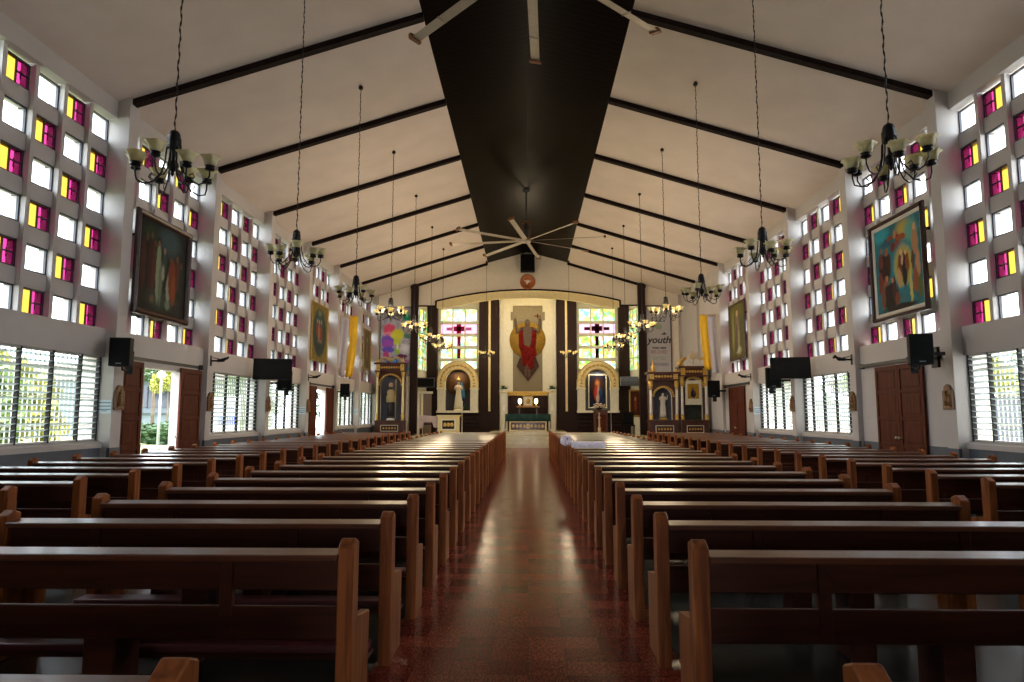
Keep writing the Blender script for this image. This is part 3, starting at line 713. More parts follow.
c4 = paint('standing_saint_paint', '4c4822', [(.5, .85, .5, .2, '66622c', .6), (.5, .5, .26, .42, '4a4b35', .5), (.5, .52, .16, .34, '7b6a52', .4), (.5, .82, .07, .07, 'b5956d'), (.45, .42, .08, .26, '5e4a40', .4), (.58, .35, .08, .2, '8c8264', .4), (.55, .14, .2, .08, 'a9a48a', .5), (.4, .2, .12, .1, '4d4a3a'), (.2, .5, .1, .4, '8a8146', .6)], 1.75, 2.05, '57522a', warp=.03)
picture('framed_painting', (7.99, 26.02, 4.68), radians(-90), 1.95, 2.20, c4, FW, .09, .07, category='painting', label='olive toned painting of a standing figure above the far right door', group='paintings on the side walls', batten=.34)
c5 = paint('far_left_paint', '5c5240', [(.5, .5, .3, .4, '3f3a30', .5), (.5, .75, .1, .08, '9a8262'), (.5, .45, .15, .3, '74644c', .4)], 1.45, 1.8, '6b604a')
picture('framed_painting', (-7.99, 33.57, 4.73), radians(90), 1.62, 1.98, c5, FG, .07, .06, category='painting', label='narrow looking brown painting in a gold frame nearest the left altarpiece', group='paintings on the side walls', batten=.34)

# stations of the cross plaques on the columns
M_plq = mat('carved_station_wood', (.16, .070, .022), .5, noise=.35, nscale=18); M_plq2 = mat('relief_wood', (.26, .135, .05), .5, noise=.3, nscale=25)
def plaque():
    r = empty('station_plaque', category='plaque')
    pts = [(-.15, -.24), (.15, -.24), (.15, .12)] + [(.11, .13)] + [(.11 * cos(a), .13 + .11 * sin(a)) for a in [pi * i / 8 for i in range(1, 8)]] + [(-.11, .13), (-.15, .12)]
    MB().prism(pts, -.045, 0, 'y').build('board', M_plq, r, bevel=.006)
    mb = MB(); mb.box(-.10, -.06, -.20, .10, -.045, -.17)
    mb.ball((-.02, -.055, .09), .032, n=8).tube([(-.02, -.052, .06), (-.01, -.06, -.03), (-.02, -.056, -.16)], [.03, .042, .05], 7)
    mb.ball((.07, -.05, .03), .024, n=8).tube([(.07, -.05, .01), (.07, -.05, -.16)], [.022, .035], 6)
    mb.box(-.09, -.056, .0, .09, -.046, .02, None, Matrix.Rotation(radians(25), 4, 'Y')).box(-.045, -.056, -.14, -.025, -.046, .16, None, Matrix.Rotation(radians(25), 4, 'Y'))
    mb.build('relief_figures', M_plq2, r)
    return r
pq = plaque(); pu = []
for s, nm in ((-1, 'left'), (1, 'right')):
    for k in range(0, 4):
        place(pq, pu, (s * 7.995, colY(k) + .18, 1.84), radians(-90 * s), label='carved brown wooden plaque with rounded top on the %s side column of the %s wall' % (WORDS[k], nm), group='carved plaques on the columns')
# paper notices on the columns
def notice():
    r = empty('paper_notice', category='notice')
    MB().box(-.13, -.004, -.13, .13, 0, .13).build('sheet', mat('notice_paper', (.55, .62, .66), .7), r)
    mb = MB()
    for i in range(3): mb.box(-.12, -.006, .065 - i * .065, .12, -.004, .085 - i * .065)
    mb.box(-.05, -.006, -.09, .05, -.004, -.075); mb.build('printed_lines', mat('notice_ink', (.10, .18, .26), .7), r)
    return r
nt_ = notice(); nu = []
for s, k, lb in ((-1, 0, 'small pale blue notice on the first left column beside the big jalousie'), (-1, 3, 'small pale blue notice on the left column before the far doorway'),
                 (1, 3, 'small pale blue notice on the right column near the far door'), (-1, 5, 'small pale blue notice on the left column nearest the sanctuary')):
    place(nt_, nu, (s * 8.14, colY(k) - .002, 1.66), 0, label=lb, group='paper notices on the columns')

# ------------------------------------------------------------------ loudspeakers, television sets, wall brackets
M_grill = mat('speaker_grille', (.005, .0055, .006), .8, noise=.5, nscale=90, spec=.1)
def speaker():
    r = empty('loudspeaker', category='speaker')
    pts = [(-.19, -.16), (.19, -.16), (.19, .0), (.12, .17), (-.12, .17), (-.19, .0)]
    MB().prism(pts, -.27, .27, 'z').build('cabinet', M_blackp, r, bevel=.012)
    MB().box(-.17, -.172, -.25, .17, -.158, .25).build('grille', M_grill, r, bevel=.004)
    MB().box(-.05, -.176, -.23, .05, -.172, -.21).build('badge', mat('grey_badge', (.12, .13, .14), .4), r)
    MB().tube([(0, .1, -.05), (0, .40, -.05)], .025, 8).tube([(0, .0, -.25), (0, .02, -.33), (0, .3, -.33)], .02, 8).box(-.06, .33, -.4, .06, .36, .05).build('mounting_arm', M_black, r)
    return r
sp = speaker(); su = []; bars = []
for (x, y, z, rz, lb, sc) in [(-7.74, 12.85, 2.69, radians(8), 'black loudspeaker at the top left beside the big doorway', 1.), (7.28, 12.85, 2.71, radians(-14), 'black loudspeaker hung out over the panelled door on the right', 1.05),
                          (-7.50, 21.0, 2.55, radians(12), 'black loudspeaker tucked behind the left television', 1.1), (7.45, 21.0, 2.62, radians(-12), 'black loudspeaker tucked behind the right television', 1.15),
                          (-7.6, 28.3, 2.52, radians(12), 'black loudspeaker below the left yellow and white drape', 1.), (7.55, 28.0, 2.55, radians(-18), 'black loudspeaker beside the right altarpiece', 1.25)]:
    o = place(sp, su, (x, y, z), rz, (sc, sc, sc), label=lb, group='black loudspeakers'); sd_ = -1 if x < 0 else 1; bars.append((o, sd_))
for o, sd_ in bars: MB().box(0, .36, -.08, sd_ * (.30 if o is su[0] else .52), .40, -.02).build('wall_bar', M_black, o)
MB().box(7.5, 13.50, 2.58, 7.99, 13.55, 2.63).box(7.42, 13.0, 2.58, 7.50, 13.55, 2.63).box(7.94, 13.42, 2.42, 8.0, 13.62, 2.82).build('speaker_bracket', M_black, category='bracket', label='black steel arm holding the loudspeaker over the right panelled door')
M_scr = mat('switched_off_screen', (.006, .008, .010), .12, coat=.3)
def tv():
    r = empty('television', category='television')
    MB().box(-.54, -.03, -.31, .54, .03, .31).build('housing', M_blackp, r, bevel=.008)
    MB().box(-.515, -.034, -.28, .515, -.030, .285).build('screen', M_scr, r)
    MB().box(-.08, .03, -.1, .08, .10, .1).box(-.02, .08, -.03, .02, .95, .03).build('wall_mount', M_black, r)
    return r
t = tv(); t.location = (-7.44, 19.75, 2.83); t.rotation_euler = (radians(-8), 0, radians(14)); t['label'] = 'flat black television mounted high on the left wall between jalousies'; t['group'] = 'wall televisions'
t2 = copy_tree(t); t2.location = (7.52, 19.75, 2.84); t2.rotation_euler = (radians(-8), 0, radians(-14)); t2['label'] = 'flat black television mounted high on the right wall between jalousies'
for o, sd_ in ((t, -1), (t2, 1)): MB().box(0, .93, -.04, sd_ * .66, .99, .04).build('wall_bar', M_black, o)
def bracket():
    r = empty('camera_bracket', category='bracket')
    MB().box(-.04, -.012, -.13, .04, 0, .13).box(-.02, -.3, -.02, .02, 0, .02).tube([(0, -.05, .08), (0, -.28, .03)], .012, 6).build('wall_plate_and_arm', M_black, r)
    MB().tube([(0, -.16, .0), (0, -.32, .02), (0, -.40, .07)], [.035, .05, .025], 8).tube([(-.05, -.42, .05), (.05, -.42, .09)], .03, 8).build('camera_body', M_black, r)
    return r
bp_ = bracket(); bu = []
for s, nm in ((-1, 'left'), (1, 'right')):
    for k, w in ((1, 'over the jalousie beyond the near door'), (3, 'beside the far door')):
        place(bp_, bu, (s * 8.0, colY(k) + .16, 2.86), radians(-90 * s), label='small black bracket arm on the %s wall %s' % (nm, w), group='black wall bracket arms')

# ------------------------------------------------------------------ hanging drapes (yellow and white) and banners
def drape(s):
    r = empty('wall_drape', (s * 7.62, 28.88, 0), category='drape', group='yellow and white drapes')
    r['label'] = 'long yellow and white cloth drape hanging from the %s wall before the sanctuary' % ('left' if s < 0 else 'right')
    def cloth(xa, xb, za, zb, sw, ph):
        mb = MB(); nx, nz_ = 12, 14; vs = []; fs = []
        for j in range(nz_ + 1):
            v = j / nz_; z = zb + (za - zb) * v
            for i in range(nx + 1):
                u = i / nx; x = xa + (xb - xa) * u + sw * v * v + .015 * sin(3 * v + ph); y = .035 * sin(u * 9 + ph + v) * (.3 + .7 * v)
                vs.append((x, y, z + .02 * sin(u * 9 + ph)))
        for j in range(nz_):
            for i in range(nx): a = j * (nx + 1) + i; fs.append((a, a + 1, a + nx + 2, a + nx + 1))
        mb.add(vs, fs, None, True); return mb
    sw = .12 if s > 0 else -.18
    w = s * .33
    if s > 0: pair = [('yellow_panel', M_yel, -.33, .0, 3.40), ('white_panel', M_wht, .0, .34, 3.25)]
    else: pair = [('white_panel', M_wht, -.36, -.02, 3.15), ('yellow_panel', M_yel, -.0, .34, 3.10)]
    for nm, m, a, b, zb in pair:
        o = cloth(a, b, zb, 5.70, sw, a * 5).build(nm, m, r); md = o.modifiers.new('thick', 'SOLIDIFY'); md.thickness = .006
    MB().tube([(-.36, 0, 5.72), (.38, 0, 5.72)], .015, 8).build('hanging_rod', M_brass, r)
    return r
drape(-1); drape(1)

def text_mesh(parent, s, size, loc, m, bold=0.0, shear=0., name='lettering', sx=1.):
    cu_ = bpy.data.curves.new(name, 'FONT'); cu_.body = s; cu_.size = size; cu_.align_x = 'CENTER'; cu_.align_y = 'CENTER'; cu_.extrude = .003; cu_.offset = bold; cu_.shear = shear
    tmp = bpy.data.objects.new(name, cu_); COL.objects.link(tmp); bpy.context.view_layer.update()
    me = bpy.data.meshes.new_from_object(tmp.evaluated_get(bpy.context.evaluated_depsgraph_get())); bpy.data.objects.remove(tmp)
    me.materials.clear(); me.materials.append(m)
    o = bpy.data.objects.new(name, me); COL.objects.link(o); o.parent = parent; o.location = loc; o.rotation_euler = (radians(90), 0, 0); o.scale = (sx, 1, 1); return o
bn = empty('youth_banner', (6.93, 36.14, 0), category='banner', label='tall grey white printed youth banner right of the dark post')
MB().box(-.64, 0, 3.45, .64, .03, 7.26).build('banner_sheet', mat('banner_vinyl', (.50, .49, .53), .55, noise=.05), bn)
mb = MB(); Z0, Z1 = 3.45, 7.26
mb.box(-.67, -.01, Z0 - .03, .67, .035, Z0 + .02).box(-.67, -.01, Z1 - .02, .67, .035, Z1 + .04).box(.62, -.01, Z0, .68, .035, Z1).box(-.68, -.01, Z0, -.62, .035, Z1).build('banner_frame', mat('banner_frame_grey', (.06, .06, .07), .5), bn)
ink = mat('banner_black_ink', (.02, .02, .025), .6); inkp = mat('banner_rose_ink', (.36, .16, .2), .6); inkg = mat('banner_green_ink', (.32, .40, .27), .6); inkb = mat('banner_blue_ink', (.18, .19, .34), .6)
text_mesh(bn, 'youth', .52, (0, -.004, 5.44), ink, .012, .25)
text_mesh(bn, 'YOU ARE', .14, (0, -.004, 5.02), ink, .008, sx=1.25)
text_mesh(bn, 'BELOVED', .24, (0, -.004, 4.80), inkp, .004, sx=.85); text_mesh(bn, 'GIFTED', .24, (0, -.004, 4.46), inkg, .004, sx=.9); text_mesh(bn, 'EMPOWERED', .20, (0, -.004, 4.14), inkb, .004, sx=.82)
mb = MB()
for i, x in enumerate((-.33, -.12, .10, .30)): mb.ball((x, -.006, 6.60 + .05 * (i % 2)), .045, n=8, sz=(1, .1, 1)); mb.box(x - .03, -.01, 6.42, x + .03, -.002, 6.54)
mb.box(-.36, -.006, 6.42, .34, -.002, 6.44); mb.build('printed_silhouettes', ink, bn)
MB().ball((0, -.004, 6.15), .2, n=14, sz=(1, .03, .8)).build('printed_emblem', inkg, bn)
MB().prism([(.12, 5.72), (.42, 5.74), (.30, 5.86)], -.01, -.002, 'y').build('printed_cap', ink, bn)
# left colourful banner
cb = paint('colour_banner_print', '8f8a90', [(.2, .92, .2, .08, '3a3540'), (.12, .86, .05, .1, '8d8797'), (.55, .88, .3, .06, '5c5962', .6), (.88, .87, .13, .075, '1f8a64'), (.9, .90, .05, .04, '77b79a'),
    (.30, .68, .22, .1, 'd24a6c'), (.26, .6, .16, .06, 'e07f96'), (.24, .52, .24, .08, '6a4a9a'), (.25, .46, .24, .07, '9a4ea6'), (.26, .38, .24, .05, '5e4fae'), (.2, .30, .12, .06, 'b3457a'),
    (.58, .60, .24, .09, 'c9c43c'), (.58, .50, .13, .06, 'b8c23a'), (.58, .36, .10, .05, '93b83a'), (.58, .43, .04, .06, 'd9d9c4'), (.9, .58, .12, .04, '48785f'), (.85, .40, .2, .08, 'd7d4d4', .6), (.75, .28, .2, .03, '5d2c4a'),
    (.42, .20, .22, .075, '1f63b0'), (.46, .21, .10, .04, '5aa0d8'), (.85, .18, .16, .07, '9c6f94'), (.9, .10, .1, .04, '5b9fb6'), (.2, .08, .16, .08, '6f7d90'), (.6, .06, .25, .05, 'c9b8b0', .6)], 1.55, 3.6, 'b9b3bb', warp=.02, grain=5)
b2 = empty('event_banner', (-7.08, 36.14, 5.40), category='banner', label='multicoloured printed banner with balloon shapes left of the dark post')
MB().box(-.80, 0, -1.85, .80, .03, 1.85).build('banner_sheet', cb, b2)
MB().box(-.84, -.01, 1.83, .84, .04, 1.88).box(-.84, -.01, -1.88, -.78, .04, 1.88).build('banner_frame', MATS['banner_frame_grey'], b2)

# ------------------------------------------------------------------ gable emblem and ridge speaker
dv = empty('dove_medallion', (0, 36.18, 8.60), category='emblem', label='round orange medallion with a white dove on the gable wall')
MB().lathe([(.41, 0), (.41, .05), (.36, .07), (.35, .05), (.001, .05)], 32, M=Matrix.Rotation(radians(90), 4, 'X')).build('disc', mat('orange_disc', (.40, .12, .03), .45, noise=.15), dv)
MB().prism([(-.05, -.16), (.03, -.05), (.20, .05), (.07, .06), (.02, .13), (-.02, .06), (-.22, .10), (-.08, -.02)], -.075, -.05, 'y').build('dove', mat('dove_white', (.75, .66, .6), .6), dv)
ls = empty('ridge_loudspeaker', (0, 35.9, 9.58), category='speaker', label='large black loudspeaker box hanging at the ridge above the orange medallion')
MB().box(-.38, -.25, -.48, .38, .25, .42).build('cabinet', M_blackp, ls, bevel=.02); MB().box(-.34, -.262, -.44, .34, -.248, .38).build('grille', M_grill, ls)
MB().tube([(-.25, 0, .42), (-.25, 0, .70)], .02, 6).tube([(.25, 0, .42), (.25, 0, .70)], .02, 6).build('hanger', M_black, ls)

# ------------------------------------------------------------------ mural on the centre wall
mu = empty('sanctuary_mural', (0, 38.47, 0), category='mural', label='tall mosaic mural of a red robed figure on the central white panel')
mz = mat('stone_mosaic', (.13, .11, .07), .7, col2=(.26, .22, .14), nscale=28); md_ = mat('mosaic_gold', (.30, .17, .015), .6, noise=.3, nscale=14)
MB().box(-.84, 0, 2.75, .82, .03, 7.68).build('mosaic_strip', mz, mu)
MB().box(-.84, -.02, 6.80, .84, .03, 7.66).box(-.97, -.025, 6.84, .97, .028, 7.32).build('mosaic_crossbar', mat('stone_mosaic_dark', (.13, .11, .075), .8, col2=(.33, .28, .18), nscale=34), mu)
MB().lathe([(1.02, 0), (1.02, .03), (.001, .032)], 40, M=Matrix.Translation((-.02, -.0, 5.72)) @ Matrix.Rotation(radians(90), 4, 'X')).build('golden_disc', md_, mu)
mb = MB().prism([(-.42, 6.40), (-.16, 6.46), (-.20, 6.0), (-.06, 5.35), (.10, 5.30), (.20, 5.9), (.16, 6.46), (.42, 6.40), (.50, 6.0), (.44, 5.3), (.50, 4.9), (.30, 4.55), (.36, 4.2), (.10, 4.0), (-.02, 4.35), (-.20, 4.15), (-.34, 4.5), (-.38, 5.0), (-.50, 5.3), (-.52, 6.0)], -.075, -.03, 'y')
mb.build('red_robe', mat('robe_red_tesserae', (.12, .007, .006), .8, spec=.08, noise=.5, nscale=9), mu)
um = mat('umber_tesserae', (.055, .032, .026), .8, spec=.08, noise=.5, nscale=14)
MB().prism([(0, 3.38), (.64, 4.22), (.44, 4.75), (0, 4.3), (-.44, 4.75), (-.64, 4.22)], -.05, -.03, 'y').build('lower_mantle', um, mu)
MB().prism([(-.16, 5.2), (.16, 5.2), (.22, 4.4), (.12, 3.62), (.02, 3.55), (-.02, 4.2), (-.06, 3.6), (-.18, 3.7), (-.22, 4.4)], -.066, -.05, 'y').build('legs', mat('bronze_dark_tesserae', (.075, .045, .032), .8, noise=.4, nscale=12), mu)
sk = mat('bronze_skin_tesserae', (.085, .052, .034), .6, noise=.3, nscale=12)
mb = MB().prism([(-.2, 5.4), (.16, 5.4), (.26, 6.35), (.08, 6.5), (-.12, 6.5), (-.28, 6.35)], -.09, -.07, 'y').ball((-.02, -.06, 6.68), .19, n=14, sz=(.8, .3, 1.15))
for s in (-1, 1): mb.tube([(s * .34, -.06, 6.38), (s * .62, -.06, 6.15), (s * .66, -.06, 6.55), (s * .70, -.06, 6.95)], [.10, .09, .08, .05], 8)
mb.build('raised_arms_and_head', sk, mu)
MB().box(.52, -.07, 6.95, .58, -.05, 7.2).box(.36, -.07, 7.05, .76, -.05, 7.10).build('small_red_cross', MATS['robe_red_tesserae'], mu)

# ------------------------------------------------------------------ statues
def skin(name, joints, edges, m, parent, sub=2, loc=(0, 0, 0)):
    me = bpy.data.meshes.new(name); me.from_pydata([j[:3] for j in joints], edges, [])
    o = bpy.data.objects.new(name, me); COL.objects.link(o)
    md = o.modifiers.new('s', 'SKIN'); md.use_smooth_shade = True
    for i, j in enumerate(joints): me.skin_vertices[0].data[i].radius = (j[3], j[3])
    me.skin_vertices[0].data[0].use_root = True
    sb = o.modifiers.new('b', 'SUBSURF'); sb.levels = sub; sb.render_levels = sub
    bpy.context.view_layer.update()
    m2 = bpy.data.meshes.new_from_object(o.evaluated_get(bpy.context.evaluated_depsgraph_get())); m2.materials.clear(); m2.materials.append(m)
    bpy.data.objects.remove(o); o = bpy.data.objects.new(name, m2); COL.objects.link(o); o.parent = parent; o.location = loc; return o
def person_joints(h, arms):
    k = h / 1.7
    J = [(0, 0, .92, .13), (0, 0, 1.10, .11), (0, 0, 1.30, .15), (0, 0, 1.45, .06), (0, -.01, 1.56, .085), (0, -.01, 1.66, .07)]
    E = [(0, 1), (1, 2), (2, 3), (3, 4), (4, 5)]
    for s, A in zip((-1, 1), arms):
        b = len(J); J += [(s * .19, 0, 1.38, .055), (*A[0], .045), (*A[1], .033), (*A[2], .022)]; E += [(2, b), (b, b + 1), (b + 1, b + 2), (b + 2, b + 3)]
        b = len(J); J += [(s * .09, 0, .85, .085), (s * .10, -.02, .48, .055), (s * .10, 0, .08, .04), (s * .11, -.12, .03, .035)]; E += [(0, b), (b, b + 1), (b + 1, b + 2), (b + 2, b + 3)]
    return [(x * k, y * k, z * k, r * k) for x, y, z, r in J], E
def robe(h, prof, m, name, parent, folds=9, amp=.05, sy=.7):
    k = h / 1.7
    return MB().lathe([(r * k, z * k) for r, z in prof], 28, sy=sy, wob=lambda i, t: amp * sin(folds * t + i * .4) * max(0, 1 - i / (len(prof) * .8))).build(name, m, parent)
M_skin = mat('painted_skin', (.50, .32, .22), .5)
# ------------------------------------------------------------------ altarpieces
M_capal = M_brass
M_navy = mat('slate_blue_niche', (.10, .11, .16), .7, noise=.15)
def arch_poly(w, z0, zs, n=12):
    return [(-w, z0), (w, z0), (w, zs)] + [(w * cos(pi * i / n), zs + w * sin(pi * i / n)) for i in range(1, n)] + [(-w, zs)]
def arch_frame(mb, w, z0, zs, x1, ztop, y0, y1, n=14, m=None):
    """wall panel of half width x1 up to ztop with an arched hole of half width w"""
    P = [(w * cos(pi * i / n), zs + w * sin(pi * i / n)) for i in range(n + 1)]
    for i in range(n):
        (a, za), (b, zb_) = P[i], P[i + 1]; mb.prism([(a, za), (b, zb_), (b, ztop), (a, ztop)], y0, y1, 'y', m)
    mb.box(w, y0, z0, x1, y1, ztop, m); mb.box(-x1, y0, z0, -w, y1, ztop, m)
def altarpiece(x, y, w, base, colz, cor, nz, arch_w, zs, label, crest, deep=.55, col_m=None, back_m=None, panel=True):
    """base = top of base, colz = (bottom, top) of column shaft, cor = (bottom, top) of cornice"""
    r = empty('altarpiece', (x, y, 0), category='altarpiece', label=label, group='carved gilt altarpieces')
    h = w / 2
    mb = MB().box(-h, 0, 0, h, deep, base).box(-h - .03, -.03, base - .07, h + .03, deep, base).box(-h - .03, -.03, 0, h + .03, deep, .15)
    mb.build('base', M_redwood, r, bevel=.008)
    if panel:
        p = MB(); frame_ring(p, w * .62, .34, .035, 0, -.03); p.build('base_panel_frame', M_creamw, r, (0, -.002, base - .40))
        q = MB()
        for i in range(5): q.ball((-w * .2 + i * w * .1, -.01, base - .40), .05, n=8, sz=(1, .4, 1))
        q.build('base_panel_ornament', M_brass, r)
    mb = MB(); arch_frame(mb, arch_w, base, zs, h - .02, cor[0], .16, .24); mb.box(-h + .02, .24, base, -h + .06, deep, cor[0]).box(h - .06, .24, base, h - .02, deep, cor[0])
    mb.build('carcass', M_redwood, r)
    MB().prism(arch_poly(arch_w + .02, base, zs), deep - .06, deep - .02, 'y').build('niche_back', back_m or M_navy, r)
    for s in (-1, 1):
        cx = s * (h - .08); z0, z1 = colz
        cc = MB().lathe([(.065, z0), (.062, z0 + .1), (.052, z1)], 14, c=(cx, .06, 0)).build('column', col_m or M_marble, r)
        MB().lathe([(.095, base), (.095, base + .05), (.075, base + .08), (.085, z0 - .03), (.068, z0)], 14, c=(cx, .06, 0)).build('column_base', M_brass, cc)
        MB().lathe([(.055, z1), (.075, z1 + .05), (.065, z1 + .1), (.105, z1 + .2), (.085, z1 + .22), (.12, cor[0])], 14, c=(cx, .06, 0), wob=lambda i, t: .12 * sin(6 * t)).build('capital', M_brass, cc)
    a = MB(); n = 16
    for i in range(n):
        t0, t1 = pi * i / n, pi * (i + .72) / n
        a.prism([(arch_w * cos(t0), zs + arch_w * sin(t0)), ((arch_w + .09) * cos(t0), zs + (arch_w + .09) * sin(t0)), ((arch_w + .09) * cos(t1), zs + (arch_w + .09) * sin(t1)), (arch_w * cos(t1), zs + arch_w * sin(t1))], .10, .16, 'y')
    a.build('arch_moulding', M_brass, r)
    mb = MB().box(-h - .05, -.08, cor[0], h + .05, deep, cor[0] + .06).box(-h, -.03, cor[0] + .06, h, deep, cor[1] - .09).box(-h - .09, -.12, cor[1] - .09, h + .09, deep, cor[1])
    mb.build('cornice', M_redwood, r, bevel=.01)
    fz = MB(); zf = (cor[0] + cor[1]) / 2 - .01; hh = (cor[1] - cor[0] - .15) / 2
    nb = int(w / .12)
    for i in range(nb): fz.ball((-h + (i + .5) * w / nb, -.035, zf), min(.055, hh), n=8, sz=(1.0, .35, 1.1))
    for s in (-1, 1): fz.box(s * (h - .02), -.06, cor[0] + .05, s * (h - .22), -.02, cor[1] - .08); fz.box(s * (h + .01), -.075, cor[1] + .0, s * (h - .14), .08, cor[1] + .07)
    fz.build('gilt_frieze', M_brass, r)
    z = cor[1]
    if crest == 'scroll':
        g = MB()
        for s in (-1, 1):
            pts = [(s * (.05 + .055 * i) , .05, z + .05 + .26 * sin(pi * (1 - i / 11)) * (1 - i / 22) + .03) for i in range(12)]
            g.tube(pts, [.05 - .002 * i for i in range(12)], 8); g.ball((s * .10, .03, z + .16), .08, n=10); g.ball((s * .58, .05, z + .09), .07, n=10); g.tube([(s * (h - .1), .06, z), (s * (h - .1), .06, z + .12), (s * (h - .1), .06, z + .30)], [.06, .045, .008], 8)
        g.ball((0, .05, z + .14), .13, n=12, sz=(1, .5, .8)); g.tube([(0, .05, z + .2), (0, .05, z + .42)], .015, 6).tube([(-.07, .05, z + .35), (.07, .05, z + .35)], .012, 6)
        g.build('crest', M_brass, r)
    elif crest == 'finial':
        MB().lathe([(.10, z), (.10, z + .05), (.05, z + .09), (.11, z + .2), (.08, z + .28), (.03, z + .36), (.06, z + .42), (.005, z + .52)], 12, c=(-h + .22, .1, 0), wob=lambda i, t: .15 * sin(5 * t)).build('crest', M_brass, r)
    elif crest == 'shell':
        sh = MB(); n = 12
        sh.prism([(-.36, z)] + [(.36 * cos(pi - pi * i / n) , z + .06 + .32 * sin(pi * i / n)) for i in range(n + 1)] + [(.36, z)], .05, .15, 'y')
        sh.build('shell_pediment', M_marble, r, bevel=.015)
        st = MB()
        for i in range(8): a_ = pi * (i + .0) / 7; st.tube([(0, .08, z + .34), (.26 * cos(a_), .08, z + .36 + .34 * sin(a_))], [.05, .012], 7)
        st.ball((0, .06, z + .36), .08, n=10).tube([(0, .06, z + .1), (0, .06, z + .55)], .03, 7)
        st.build('starburst_finial', mat('pale_gilding', (.62, .50, .30), .45, metal=.3), r)
        for s in (-1, 1):
            g = MB(); g.tube([(s * .66, .0, z + .02), (s * .62, .0, z + .16), (s * .50, .0, z + .26), (s * .36, .0, z + .36), (s * .30, .0, z + .30)], [.08, .09, .08, .06, .03], 8); g.ball((s * .62, -.02, z + .1), .10, n=10)
            g.build('crest_scroll', M_brass, r)
    return r
altarpiece(-7.17, 35.45, 1.50, 1.22, (1.55, 3.45), (3.74, 4.22), 0, .55, 3.02, 'narrow carved altarpiece with blue niche at the far left corner', 'scroll', .6, M_cream)
altarpiece(6.02, 30.5, 1.30, 1.28, (1.52, 2.62), (3.02, 3.40), 0, .40, 2.30, 'lower left half of the gilt altarpiece pair on the right holding the white statue', 'finial', .6)
altarpiece(7.36, 30.5, 1.22, 1.28, (1.50, 2.78), (3.20, 3.66), 0, .40, 2.72, 'taller altarpiece with white columns and starburst crest next to the right wall', 'shell', .6, None, mat('dark_green_marble', (.035, .045, .035), .5, noise=.4))
# icon on the tall altarpiece
ic = paint('icon_paint', '8a6a1c', [(.5, .5, .5, .5, 'a07f22', .1), (.5, .30, .30, .32, '1c2440', .15), (.48, .62, .16, .18, '23294a', .15), (.5, .66, .075, .09, '9a6a44', .2), (.62, .40, .12, .16, '6e2b22', .2), (.64, .55, .05, .05, '9a6a44', .2)], .42, .56, 'b08c2a', warp=.01)
MB().box(6.98, 30.60, 1.95, 7.70, 30.64, 3.03).build('ivory_backing_board', M_creamw, category='panel', label='ivory board behind the gold icon in the taller right altarpiece')
picture('gilt_icon', (7.33, 30.60, 2.55), 0, .50, .66, ic, FG, .04, .03, category='icon', label='small gold ground icon of a dark robed figure in the tall right altarpiece')
# white statue in the small right altarpiece
st = empty('white_statue', (6.02, 30.80, 1.28), category='statue', label='white robed statue with raised hands in the lower right altarpiece')
MB().lathe([(.20, 0), (.20, .05), (.15, .10)], 16).build('plinth', M_brass, st)
J, E_ = person_joints(1.12, [((-.24, -.06, 1.22), (-.18, -.2, 1.34), (-.10, -.22, 1.44)), ((.26, -.06, 1.20), (.28, -.16, 1.40), (.26, -.18, 1.52))])
skin('figure', J, E_, mat('white_plaster', (.66, .62, .56), .5), st, loc=(0, 0, .10))
o = robe(1.12, [(.26, .02), (.22, .3), (.20, .7), (.16, .95), (.185, 1.2), (.17, 1.36), (.07, 1.46)], MATS['white_plaster'], 'robe', st); o.location = (0, 0, .10)
# bishop-like statue in the left altarpiece
st = empty('saint_statue', (-7.17, 35.75, 1.22), category='statue', label='small dark statue in a tan vest holding a staff, left altarpiece')
MB().lathe([(.22, 0), (.22, .06), (.17, .12)], 16).build('plinth', M_marble, st)
J, E_ = person_joints(1.75, [((-.26, -.05, 1.12), (-.20, -.2, 1.20), (-.12, -.24, 1.22)), ((.26, -.05, 1.12), (.28, -.18, 1.24), (.28, -.22, 1.28))])
skin('figure', J, E_, mat('dark_painted_wood', (.05, .03, .022), .5), st, loc=(0, 0, .12))
o = robe(1.75, [(.24, .80), (.25, 1.0), (.235, 1.2), (.22, 1.36), (.08, 1.47)], mat('tan_cloth', (.42, .32, .17), .8), 'tan_vest', st, 8, .04); o.location = (0, 0, .12)
o = robe(1.75, [(.17, .10), (.16, .5), (.17, .85)], mat('dark_trousers', (.03, .025, .03), .8), 'dark_skirt', st, 8, .03); o.location = (0, 0, .12)
MB().ball((0, -.01, 1.83), .115, n=12, sz=(1, 1, 1.2)).build('face', M_skin, st)
MB().tube([(.30, -.24, .1), (.30, -.24, 2.15)], .014, 7).tube([(.24, -.24, 2.0), (.36, -.24, 2.0)], .012, 6).build('staff', M_brass, st)

